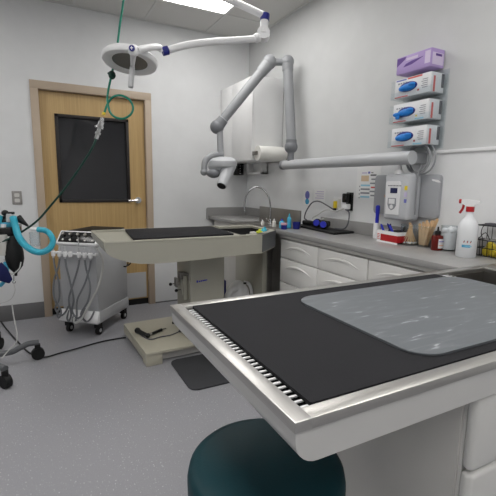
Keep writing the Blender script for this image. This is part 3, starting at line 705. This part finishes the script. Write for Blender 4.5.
for k in range(9):
    oy = .028-.007*k
    p = Vector((j2[0]-.012+.012*(k % 3), j2[1]+.026-.003*k, .908)); q = Vector((j2[0]-.02+.016*(k % 3), j2[1]+.034-.0115*k, 1.035+.010*(k % 3)+(.014 if k > 6 else 0)))
    n = (q-p).normalized(); M_ = Matrix.Translation(p) @ frame_from(n, Vector((0, 1, 0)))
    L = (q-p).length
    tag(MB().prism([(-.009, 0), (.009, 0), (.0095, L*.5), (.009, L-.006), (.005, L), (-.005, L), (-.009, L-.006), (-.0095, L*.5)], 'y', -.0009, .0009).build('x', 'wood_stick'), '', '') if False else None
    mb = MB(); bm = bmesh.new()
    pts = [(-.009, 0), (.009, 0), (.0095, L*.5), (.009, L-.006), (.005, L), (-.005, L), (-.009, L-.006), (-.0095, L*.5)]
    A_ = [bm.verts.new((x, -.0009, z)) for x, z in pts]; B_ = [bm.verts.new((x, .0009, z)) for x, z in pts]
    bm.faces.new(A_); bm.faces.new(B_)
    for i in range(8): bm.faces.new((A_[i], A_[(i+1) % 8], B_[(i+1) % 8], B_[i]))
    mb._add(bm, False, M_)
    tag(mb.build('tongue_depressor', 'wood_stick'), 'wide flat wooden tongue depressor in the clear jar behind the amber bottle', 'tongue depressor', 'tongue depressors in the jar')
cb_ = MB().lathe([(0, .907), (.037, .907), (.039, .93), (.038, .985), (.034, 1.0), (0, 1.01)], (j3[0], j3[1], 0), 20)
for k in range(10): cb_.ball((j3[0]+.024*cos(2.4*k), j3[1]+.024*sin(2.4*k), 1.003+.006*(k % 3)), .016, seg=10)
tag(cb_.build('cotton', 'cotton'), 'white cotton filling the clear jar next to the spray bottle', 'cotton', kind='stuff')
am = thing('amber_bottle', 'small dark red amber bottle with black pump cap and white label', 'bottle', (1.95, 1.465, .9))
x, y = 1.95, 1.465
MB().lathe([(0, .9), (.029, .9), (.031, .904), (.031, .972), (.028, .98), (.013, .985), (.013, .99), (0, .99)], (x, y, 0), 26).build('body', 'amber', am)
MB().lathe([(0, .986), (.015, .986), (.015, 1.006), (.008, 1.008), (.005, 1.012), (.004, 1.03), (0, 1.031)], (x, y, 0), 20).build('cap', 'black_rubber', am)
l = MB(); bm = bmesh.new(); n = 8
A_ = [(x+.0315*cos(t), y+.0315*sin(t)) for t in [radians(-160+80*k/n+30) for k in range(n+1)]]
l.m('card_white'); lo = [bm.verts.new((p[0], p[1], .914)) for p in A_]; hi = [bm.verts.new((p[0], p[1], .965)) for p in A_]
for k in range(n): bm.faces.new((lo[k], lo[k+1], hi[k+1], hi[k]))
l._add(bm, True); l.m('ink_blue').tube([(x+.0318*cos(t), y+.0318*sin(t), .951) for t in [radians(-125+60*k/6) for k in range(7)]], .003, 4); l.m('orange').tube([(x+.0318*cos(t), y+.0318*sin(t), .93) for t in [radians(-125+60*k/6) for k in range(7)]], .002, 4)
l.build('label', None, am)
sp = thing('spray_bottle', 'translucent white spray bottle with a red and white trigger head', 'spray bottle', (1.905, 1.262, .9))
x, y = 1.905, 1.262
MB().lathe([(0, .9), (.044, .9), (.047, .904), (.047, 1.04), (.045, 1.06), (.034, 1.084), (.018, 1.102), (.016, 1.128), (0, 1.128)], (x, y, 0), 30).build('body', 'frost', sp)
MB().lathe([(0, 1.128), (.019, 1.128), (.019, 1.154), (0, 1.154)], (x, y, 0), 20).build('collar', 'red', sp)
RD = Vector((-.35, .94, 0)).normalized(); SD = Vector((-RD.y, RD.x, 0))
SM = Matrix.Translation((x, y, 1.154)) @ Matrix(((RD.x, SD.x, 0, 0), (RD.y, SD.y, 0, 0), (0, 0, 1, 0), (0, 0, 0, 1)))
bm = bmesh.new(); pr2 = [(-.045, .018), (-.04, .028), (.015, .034), (.04, .034), (.04, .014), (.025, .006), (.018, 0), (-.018, 0), (-.02, .010)]
A_ = [bm.verts.new((p[0], -.012, p[1])) for p in pr2]; B_ = [bm.verts.new((p[0], .012, p[1])) for p in pr2]
bm.faces.new(A_); bm.faces.new(B_)
for i in range(len(pr2)): bm.faces.new((A_[i], A_[(i+1) % 9], B_[(i+1) % 9], B_[i]))
h_ = MB(); h_._add(bm, False, SM); h_.build('spray_head', 'white_plastic', sp)
MB().cyl(SM @ Vector((.04, 0, .024)), SM @ Vector((.052, 0, .024)), .011).build('nozzle', 'red', sp)
MB().tube([SM @ Vector((.030, 0, .016)), SM @ Vector((.034, 0, -.012)), SM @ Vector((.046, 0, -.035))], .006, smooth=4).build('trigger', 'red', sp)
lb = MB()
def onb(a0, a1, z0, z1, m_):
    lb.m(m_); bm = bmesh.new(); lo = []; hi = []
    for k in range(7):
        t = radians(a0+(a1-a0)*k/6); lo.append(bm.verts.new((x+.0476*cos(t), y+.0476*sin(t), z0))); hi.append(bm.verts.new((x+.0476*cos(t), y+.0476*sin(t), z1)))
    for k in range(6): bm.faces.new((lo[k], lo[k+1], hi[k+1], hi[k]))
    lb._add(bm, True)
onb(-172, -125, .953, .966, 'ink_teal'); onb(-160, -118, .957, .963, 'ink_cyan')
for a_ in (-164, -146, -128):
    onb(a_, a_+5, .976, .984, 'red'); onb(a_+3, a_+7, .98, .988, 'ink_dark')
lb.build('label_print', None, sp)
wk = thing('wire_basket', 'black wire basket at the right end of the counter', 'basket', (2.0, 1.19, .9))
b = MB(); bx0, bx1, by0, by1 = 1.985, 2.055, 1.125, 1.255
for z, e in ((.905, 0), (.945, .003), (.985, .006), (1.06, .008)):
    b.tube([(bx0-e, by0-e, z), (bx1, by0-e, z), (bx1, by1+e, z), (bx0-e, by1+e, z), (bx0-e, by0-e, z)], .0022 if z < 1 else .003, 6)
for k in range(6):
    yk = by0+(by1-by0)*k/5
    b.tube([(bx0, yk, .903), (bx0-.006, yk, .985)], .0016, 6); b.tube([(bx1, yk, .903), (bx1, yk, 1.06)], .0016, 6); b.tube([(bx0, yk, .904), (bx1, yk, .904)], .0016, 6)
for k in range(4):
    xk = bx0+(bx1-bx0)*k/3
    b.tube([(xk, by1, .903), (xk, by1+.006, .985)], .0016, 6)
b.tube([(bx0-.006, by1-.03, .985), (bx0+.0, by1-.012, 1.02), (bx0+.03, by1-.0, 1.05), (bx1, by1, 1.06)], .0022, 6, smooth=4)
b.tube([(bx0-.006, by1, .985), (bx0-.01, by1-.04, 1.025), (bx0, by1-.06, .99)], .002, 6, smooth=4)
b.build('wire_frame', 'black_rubber', wk)
MB().box((bx0+.02, by0+.01, 1.058), (bx1, by1-.01, 1.07), .003).build('top_bar', 'ink_dark', wk)
for i, (dy, dz, l) in enumerate(((.10, 0, 'yellow roll nearest the spray bottle in the wire basket'), (.062, 0, 'yellow roll in the middle of the wire basket'), (.022, .004, 'yellow roll at the right end of the wire basket'), (.08, .031, 'yellow roll lying on the others in the wire basket'))):
    c = Vector((2.016, by0+dy, .9+.024+dz))
    tag(MB().tube([c+Vector((.0, .0165*cos(t), .0165*sin(t))) for t in [2*pi*k/20 for k in range(21)]], .0075, 8, cap=False).cyl(c-Vector((.014, 0, 0)), c+Vector((.014, 0, 0)), .014, seg=16).build('yellow_roll', 'dull_yellow'), l, 'roll', 'yellow rolls in the wire basket')
tag(MB().lathe([(0, .9), (.014, .9), (.016, .93), (.015, .985), (.008, .99), (0, .991)], (1.975, 1.30, 0)).build('ribbon_tube', 'pink'), 'pale pink tube between the spray bottle and the wire basket', 'tube')

# ================================================================== SURGICAL LIGHT
sl = thing('exam_lamp', 'round white surgical lamp on a jointed arm hanging near the door', 'lamp', dep(2.4, 131, 62))
a12 = radians(-12)
ax_ = (CR*cos(a12)+CU*sin(a12)); pd = (CR*(-sin(radians(12)))+CU*(-cos(radians(12))))
vr = ray(130, 61.5).normalized(); ax_ = (ax_-vr*ax_.dot(vr)).normalized(); pd = vr.cross(ax_); pd = -pd if pd.dot(CU) > 0 else pd
nn = (-vr*.42 + pd*.907).normalized()
LM = Matrix.Translation(dep(2.4, 130, 61.5)) @ frame_from(nn, ax_)
R0 = .162
MB().lathe([(0, -.035), (.10, -.038), (R0-.012, -.03), (R0, -.015), (R0, .004), (R0-.006, .012), (R0-.016, .014), (R0-.045, .010), (.104, .004), (.104, -.01), (0, -.01)], seg=48, M=LM).build('lamp_head', 'white_plastic', sl)
MB().lathe([(0, .003), (.103, .003), (.103, -.006), (0, -.006)], seg=40, M=LM).build('lens_plate', 'lamp_glass', sl)
hub = dep(2.225, 133.5, 50.5)
hbo = MB().ball(hub, .03, (1, 1, 1.1)).tube([hub, dep(2.28, 133, 58), dep(2.36, 132.5, 66)], .02, 12, r2=.012).build('hub', 'white_plastic', sl)
nv = (-CF+CU*-.1).normalized()
MB().cyl(hub+nv*.024, hub+nv*.0365, .016).build('badge', 'blue_navy', hbo)
MB().box((-.002, -.009, .037), (.002, .009, .0385), M=Matrix.Translation(hub) @ frame_from(nv, CR)).box((-.008, -.002, .037), (.008, .002, .0385), M=Matrix.Translation(hub) @ frame_from(nv, CR)).build('badge_mark', 'white_plastic', hbo)
hh = dep(2.36, 132.5, 66)
MB().lathe([(0, 0), (.014, 0), (.016, .006), (.0165, .05), (.015, .12), (.012, .124), (0, .124)], seg=18, M=Matrix.Translation(dep(2.36, 130.5, 87.5)) @ frame_from(hh-dep(2.36, 130.5, 87.5), CR)).build('handle', 'light_grey', sl)
MB().tube([hub+CR*.02, dep(2.25, 142, 49), dep(2.32, 152, 47.2), dep(2.4, 159, 47.5), dep(2.42, 162, 51)], .019, 12, smooth=6).build('yoke', 'white_plastic', sl)
c1_, c2_ = dep(2.42, 162.5, 51.5), dep(2.43, 168, 50.2)
MB().cyl(c1_, c2_, .026).build('joint_collar', 'blue_navy', sl)
el = dep(2.6, 263.5, 33.5)
MB().tube([c2_, dep(2.48, 185, 45.5), dep(2.52, 210, 42), dep(2.57, 240, 40), dep(2.6, 258, 38.5)], .021, 14, smooth=6).build('lower_arm', 'white_plastic', sl)
eb = MB().cyl(el-(CF*.02), el+(CF*.04), .042, seg=12).ball(dep(2.6, 257, 38), .03)
eb.cyl(el, dep(2.6, 264.5, 20), .027).build('elbow', 'white_plastic', sl)
MB().cyl(dep(2.6, 264.5, 21), dep(2.6, 265, 14.5), .031).build('joint_collar', 'blue_navy', sl)
u0 = dep(2.6, 264, 15.5); u1 = dep(2.48, 228, -1); ud = (u1-u0)
top = u0+ud*2.2
MB().tube([u0+ud*-.02, top], .022, 14).build('upper_arm', 'white_plastic', sl)
MB().cyl(top, Vector((top.x, top.y, H-.002)), .03).lathe([(0, H-.03), (.09, H-.03), (.09, H-.002), (0, H-.002)], (top.x, top.y, 0)).build('ceiling_mount', 'white_plastic', sl)

# ================================================================== GREEN HOSE
hz_ = thing('oxygen_hose', 'green hose hanging from the ceiling with a loop and a steel connector', 'hose', dep(2.5, 98, 130))
t0 = dep(2.5, 123.5, 0); topz = Vector((t0.x+.05, t0.y+.03, H-.002))
up = [topz, t0, dep(2.5, 120, 24), dep(2.5, 117, 48), dep(2.5, 113.5, 66), dep(2.5, 111.5, 75), dep(2.49, 108, 92), dep(2.48, 107.5, 101), dep(2.47, 110, 112), dep(2.46, 116, 117.5), dep(2.45, 124, 118.5), dep(2.45, 131, 114), dep(2.45, 133, 107), dep(2.45, 129, 99.5), dep(2.46, 121, 95.5), dep(2.47, 113, 97), dep(2.48, 107.5, 104), dep(2.48, 104, 114)]
MB().tube(up, .0068, 10, smooth=6).build('upper_hose', 'green_hose', hz_)
kn = dep(2.49, 112, 75)
MB().ball(kn, .022, (1, 1, 1.2)).tube([kn+CR*-.02+CU*.01, kn+CF*-.015, kn+CR*.02-CU*.012], .009, smooth=4).build('hose_clip', 'dark_green_hose', hz_)
MB().cyl(dep(2.48, 104.2, 112.5), dep(2.48, 103.3, 115), .011).build('yellow_band', 'yellow', hz_)
ca, cb2 = dep(2.48, 102.5, 118), dep(2.48, 96.2, 139)
dv = cb2-ca
MB().tube([ca, ca+dv*.18], .012, 12).tube([ca+dv*.18, ca+dv*.24, ca+dv*.36], .017, 8).tube([ca+dv*.36, ca+dv*.5], .022, 6).tube([ca+dv*.5, ca+dv*.68], .012, 12).tube([ca+dv*.68, ca+dv*.78], .017, 6).tube([ca+dv*.78, cb2], .012, 12).cyl(ca+dv*.4, ca+dv*.4-CR*.03, .008).build('connector', 'chrome', hz_)
lo = [cb2, dep(2.48, 92, 148.3), dep(2.5, 87, 156.8), dep(2.52, 77.4, 171.3), dep(2.55, 64.5, 189), dep(2.57, 48.4, 208.4), dep(2.6, 38, 220), dep(2.63, 27, 228.5), dep(2.65, 16, 235), dep(2.6, 5, 240.5), dep(2.58, -8, 245), dep(2.58, -22, 246)]
MB().tube(lo, .0068, 10, smooth=6).build('lower_hose', 'dark_green_hose', hz_)

# ================================================================== DENTAL CART
RZ = radians(-39.5)
dc = thing('dental_cart', 'grey rolling dental cart with hanging hoses in front of the door', 'dental cart', (.395, 3.585, 0), RZ)
def L(mb, name, m_, parent=None): return mb.build(name, m_, parent or dc, local=True)
# tapered body in YZ profile, front is -y
L(MB().prism([(-.225, .16), (-.232, .45), (-.24, .70), (-.24, .755), (-.175, .835), (.235, .835), (.24, .7), (.24, .16)], 'x', -.165, .165, .012), 'body', 'cart_grey')
L(MB().prism([(-.262, .105), (-.262, .15), (-.235, .205), (.24, .205), (.245, .19), (.245, .105)], 'x', -.172, .172, .01), 'base_skirt', 'cart_grey')
L(MB().prism([(-.275, .118), (-.275, .15), (-.24, .21), (-.232, .21), (-.232, .118)], 'x', -.178, .178, .008), 'front_bumper', 'white_plastic')
L(MB().box((-.16, -.17, .835), (.16, .23, .845), .004), 'top_tray', 'black_rubber')
# sloping front console: white rim and black recess
nrm = Vector((0, -.08, .065)).normalized()
CM = Matrix.Translation((0, -.212, .80)) @ frame_from(Vector((0, -.78, .62)), Vector((1, 0, 0)))
b = MB(); o_, i_ = rr(-.18, -.062, .18, .062, .02), None
cons = L(MB().box((-.182, -.064, -.03), (.182, .064, .006), .012, 3, M=CM), 'console_rim', 'white_plastic')
L(MB().box((-.165, -.048, 0), (.165, .05, .008), .004, M=CM), 'console_panel', 'black_gloss', cons)
for k in range(5):
    xx = -.135+.066*k
    L(MB().cyl(CM @ Vector((xx, .022, .007)), CM @ Vector((xx, .022, .024)), .012, seg=14).box((xx-.003, .008, .006), (xx+.003, .036, .029), .002, M=CM), 'knob', 'steel_dull', cons)
    L(MB().cyl(CM @ Vector((xx+.012, -.026, .007)), CM @ Vector((xx+.012, -.026, .014)), .008, seg=10), 'button', 'off_white', cons)
# holder bar with cradles
L(MB().box((-.185, -.272, .672), (.185, -.255, .684), .004).box((-.18, -.26, .668), (-.165, -.225, .69), .004).box((.165, -.26, .668), (.18, -.225, .69), .004), 'holder_bar', 'white_plastic')
slots = [-.18, -.125, -.075, -.028, .05, .098, .15]
for k, xx in enumerate(slots):
    L(MB().lathe([(.008, -.022), (.014, -.022), (.0165, 0), (.0165, .016), (.013, .02), (.009, .02), (.008, -.022)], (xx, -.284, .678), 14), 'cradle', 'white_plastic')
hp = [0, 1, 2, 4, 5, 6]
ends = [(-.17, .21), (-.12, .19), (-.02, .2), (-.03, .17), (.06, .18), (.02, .16)]
for k, s_ in enumerate(hp):
    xx = slots[s_]; ex, ez = ends[k]
    hpo = L(MB().cyl((xx, -.284, .64), (xx, -.284, .715), .0075, seg=12).cyl((xx, -.284, .715), (xx, -.282, .74 if k != 3 else .82), .005, .004, seg=10), 'handpiece', 'chrome' if k in (3,) else 'light_grey')
    mid = (-1)**k*.05
    L(MB().tube([(xx, -.284, .64), (xx+mid*.25, -.29, .57), (xx+mid, -.305, .45), ((xx+ex)/2+mid, -.315, .32), (ex, -.312, ez+.03), (ex+.03*(-1)**k, -.30, ez-.035), (ex+.06*(-1)**k, -.282, ez-.02), (ex+.07*(-1)**k, -.24, ez+.03)], .0075, 8, smooth=7), 'hose', 'cord_grey', hpo)
L(MB().tube([(.19, -.25, .73), (.215, -.22, .62), (.2, -.26, .45), (.13, -.31, .28), (.06, -.32, .16), (.0, -.31, .13), (-.03, -.28, .15)], .009, 8, smooth=7), 'suction_hose', 'cord_light')
L(MB().tube([(.17, .15, .68), (.21, .16, .64), (.215, .17, .54), (.19, .18, .5), (.168, .18, .5)], .006, 8, smooth=6).tube([(.17, .2, .68), (.23, .2, .62), (.22, .21, .53), (.168, .21, .49)], .006, 8, smooth=6), 'black_tubes', 'cord_black')
for xx, yy in ((-.135, -.2), (.135, -.2), (.135, .2), (-.135, .2)):
    c = L(MB().box((xx-.022, yy-.03, .06), (xx+.022, yy+.03, .108), .006), 'caster', 'black_rubber')
    L(MB().cyl((xx-.013, yy+.008, .036), (xx+.013, yy+.008, .036), .036, seg=20), 'wheel', 'black_rubber', c)
    L(MB().cyl((xx-.016, yy+.008, .036), (xx+.016, yy+.008, .036), .015, seg=14), 'hub', 'light_grey', c)

# ================================================================== ANESTHESIA MACHINE
an = thing('anesthesia_machine', 'anesthesia machine on casters at the left edge with black bag and blue hose', 'anesthesia machine', (-.47, 3.0, 0))
cen = Vector((-.47, 3.0, 0))
ends = [Vector((-.07, 3.04, 0)), Vector((-.245, 2.68, 0)), Vector((-.33, 3.36, 0)), Vector((-.80, 3.22, 0)), Vector((-.74, 2.72, 0))]
MB().lathe([(0, .095), (.06, .095), (.06, .14), (.03, .16), (0, .16)], cen).build('base_hub', 'steel_dull', an)
for e in ends:
    v = e-cen
    lg = MB().tube([cen+Vector((0, 0, .105)), cen+v*.55+Vector((0, 0, .088)), cen+v*.72+Vector((0, 0, .105)), cen+v*.86+Vector((0, 0, .125)), cen+v*1.02+Vector((0, 0, .122))], .02, 10, smooth=5).build('leg', 'leg_grey', an)
    d_ = v.normalized(); s_ = Vector((-d_.y, d_.x, 0)); c = e+Vector((0, 0, .042))
    MB().cyl(c-s_*.02, c+s_*.02, .042, seg=20).box((e.x-.018, e.y-.018, .07), (e.x+.018, e.y+.018, .112), .004).build('caster', 'black_rubber', lg)
MB().cyl(cen+Vector((0, 0, .15)), cen+Vector((0, 0, 1.35)), .02).build('pole', 'chrome', an)
dA = 2.66
def bx(a, b_, d0, d1, name, m_, bev=.006):
    # block between two sight lines, oriented to the machine's own front
    p = dep(dA, *a); q = dep(dA, *b_)
    lo = (min(p.x, q.x), min(p.y, q.y)-.0+d0, min(p.z, q.z)); hi = (max(p.x, q.x), max(p.y, q.y)+d1, max(p.z, q.z))
    return MB().box(lo, hi, bev).build(name, m_, an)
bx((-40, 226), (21, 236), 0, .05, 'manifold', 'black_gloss')
bx((-8, 222), (13, 227), 0, .04, 'manifold_top', 'aqua_plastic')
p = dep(dA, 5, 213)
MB().cyl(p, p+CR*.06, .008).ball(p, .022, (1, 1, .9)).cyl(p-Vector((0, 0, .02)), p+Vector((0, 0, -.09)), .02).ball(p+Vector((0, 0, -.055)), .03, (1.2, 1, .7)).build('pressure_valve', 'black_rubber', an)
MB().cyl(dep(dA, 9, 222), dep(dA, 9, 214), .018).ball(dep(dA, 11, 216), .016).build('gauge', 'light_grey', an)
MB().tube([dep(dA-.02, 18, 218), dep(dA-.02, 28, 226)], .026, 12, r2=.006).build('breathing_valve', 'black_rubber', an)
MB().cyl(dep(dA-.03, -6, 219), dep(dA-.03, 1, 219), .024).build('blue_port', 'aqua_hose', an)
MB().cyl(dep(dA-.03, 3.5, 224), dep(dA-.03, 3, 234), .016).build('white_stem', 'white_plastic', an)
MB().lathe([(0, 0), (.03, 0), (.034, .005), (.034, .13), (.03, .135), (0, .135)], dep(dA-.03, 3, 255)).build('absorber_canister', 'off_white', an)
MB().cyl(dep(dA-.035, 6.3, 238), dep(dA-.035, 6.6, 248), .008).build('canister_stripe', 'blue_glove', an)
bp = dep(dA, 14.5, 256)
MB().lathe([(0, -.135), (.008, -.135), (.010, -.115), (.022, -.10), (.045, -.07), (.056, -.02), (.055, .03), (.045, .075), (.03, .11), (.018, .135), (0, .135)], bp, 24).build('breathing_bag', 'black_rubber', an)
e_ = dep(dA, 14, 282)
MB().tube([e_+Vector((0.008*cos(t), 0, .008*sin(t))) for t in [2*pi*k/14 for k in range(15)]], .003, 6, cap=False).cyl(dep(dA, 13.8, 275), dep(dA, 14, 281), .004).build('bag_ring', 'chrome', an)
hs = [dep(2.6, 13, 217), dep(2.59, 15, 225), dep(2.58, 19, 237), dep(2.57, 26, 246), dep(2.56, 35, 251.5), dep(2.56, 43, 252), dep(2.56, 50, 248), dep(2.57, 53, 241), dep(2.58, 50, 234), dep(2.59, 45, 230.5), dep(2.6, 38, 229.5)]
n_ = len(smooth_path(hs, 14))
hsP = smooth_path(hs, 14)
mb = MB(); mb.tube(hsP, (lambda t: (.0215 if t < .25 else .0215-.004*min(1, (t-.25)/.5))+.0012*sin(t*420)), 14); mb.build('breathing_hose', 'aqua_hose', an)
MB().tube([dep(2.6, 38.5, 229.5), dep(2.6, 31, 229)], .012, 12).build('hose_end', 'white_plastic', an)
MB().lathe([(0, 0), (.03, 0), (.032, .003), (.032, .095), (.029, .095), (.029, .004), (0, .004)], dep(2.63, 35.5, 246)).build('clear_cup', 'jar_glass', an)
MB().prism([(-.26, .60), (-.205, .575), (-.185, .60), (-.21, .68), (-.24, .72), (-.27, .70)], 'y', 2.98, 3.0, .004).build('cuff', 'navy_fabric', an)
MB().tube([dep(dA-.02, 0, 286), dep(dA-.02, 5, 280), dep(dA-.02, 7, 270), dep(dA-.02, 5, 262)], .012, 8, smooth=5).build('cuff_tube', 'aqua_plastic', an)
MB().tube([dep(dA-.02, 4, 259), dep(dA-.02, 7, 270), dep(dA-.03, 12, 274), dep(dA-.03, 19, 269), dep(dA-.03, 21, 262)], .004, 6, smooth=6).tube([dep(dA-.04, 14, 284), dep(dA-.02, 15, 291), dep(dA, 11, 299), dep(dA, 2, 303), dep(dA, -8, 304)], .002, 6, smooth=6).build('white_tubes', 'cord_light', an)
MB().tube([dep(dA, 12, 304), dep(dA, 14, 318), dep(dA, 17, 333), dep(2.66, 16, 343), dep(2.66, 9, 350), dep(2.64, 2, 358)], .004, 6, smooth=6).build('drain_line', 'cord_light', an)
# ================================================================== FLOOR THINGS
tag(MB().prism(rr(.748, 2.14, 1.25, 2.6, .05), 'z', .001, .011, .003).build('floor_mat', 'grey_floor_mat'), 'dark grey anti-fatigue mat on the floor below the far table', 'mat')
fl = [at('z', .007, *p) for p in ((-12, 300), (0, 320), (9, 332), (19, 343), (27, 351), (36, 356), (46, 357), (60, 353), (75, 349), (100, 342), (118, 338.5), (126, 337.5))]
tag(MB().tube(fl, .0055, 8, smooth=6).build('power_lead', 'cord_black'), 'black power lead running across the floor in front of the dental cart', 'power lead')
fs = thing('foot_switch', 'black corded foot switch lying on the cream platform of the far table', 'foot switch', (.68, 2.93, .1))
zt = .101
a1_ = [at('z', .12, *p) for p in ((137.5, 330.5), (141, 332.5), (148, 335.5))]
MB().tube(a1_, lambda t: .021-.008*t, 12, smooth=4).ball(a1_[0], .023).ball(a1_[-1], .018).build('grip', 'black_rubber', fs)
a2_ = [at('z', .112, *p) for p in ((152, 333.7), (157, 331.5), (161.5, 329.5))]
MB().tube(a2_, .011, 10, smooth=4).build('lever', 'black_rubber', fs)
MB().tube([at('z', .11, 148, 335), at('z', .115, 152, 333.7)], .012, 10).cyl(at('z', .11, 162, 329.3), at('z', .11, 166, 328.5), .006).build('joint', 'steel_dull', fs)
MB().tube([at('z', .105, *p) for p in ((139, 333.5), (144, 337), (151, 339.5), (160, 337), (170, 335.2), (176, 333), (180, 331))], .0045, 6, smooth=6).ball(at('z', .111, 180, 331), .011).build('cord', 'ink_dark', fs)
tag(MB().lathe([(0, .1), (.012, .1), (.012, .112), (0, .114)], at('z', .1, 173.5, 323.5)*Vector((1, 1, 0)).to_3d().x if False else Vector((at('z', .1, 173.5, 323.5).x, at('z', .1, 173.5, 323.5).y, 0))).build('rubber_stop', 'black_rubber'), 'small black rubber knob on the cream platform beside the cord end', 'knob')

# ================================================================== WORLD AND VIEW
wd = bpy.data.worlds.new('world'); SC.world = wd; wd.use_nodes = True
wd.node_tree.nodes['Background'].inputs[0].default_value = (.02, .02, .02, 1)
vs = SC.view_settings; vs.view_transform = 'Standard'; vs.look = 'None'; vs.gamma = 1; vs.exposure = .06; vs.use_curve_mapping = False
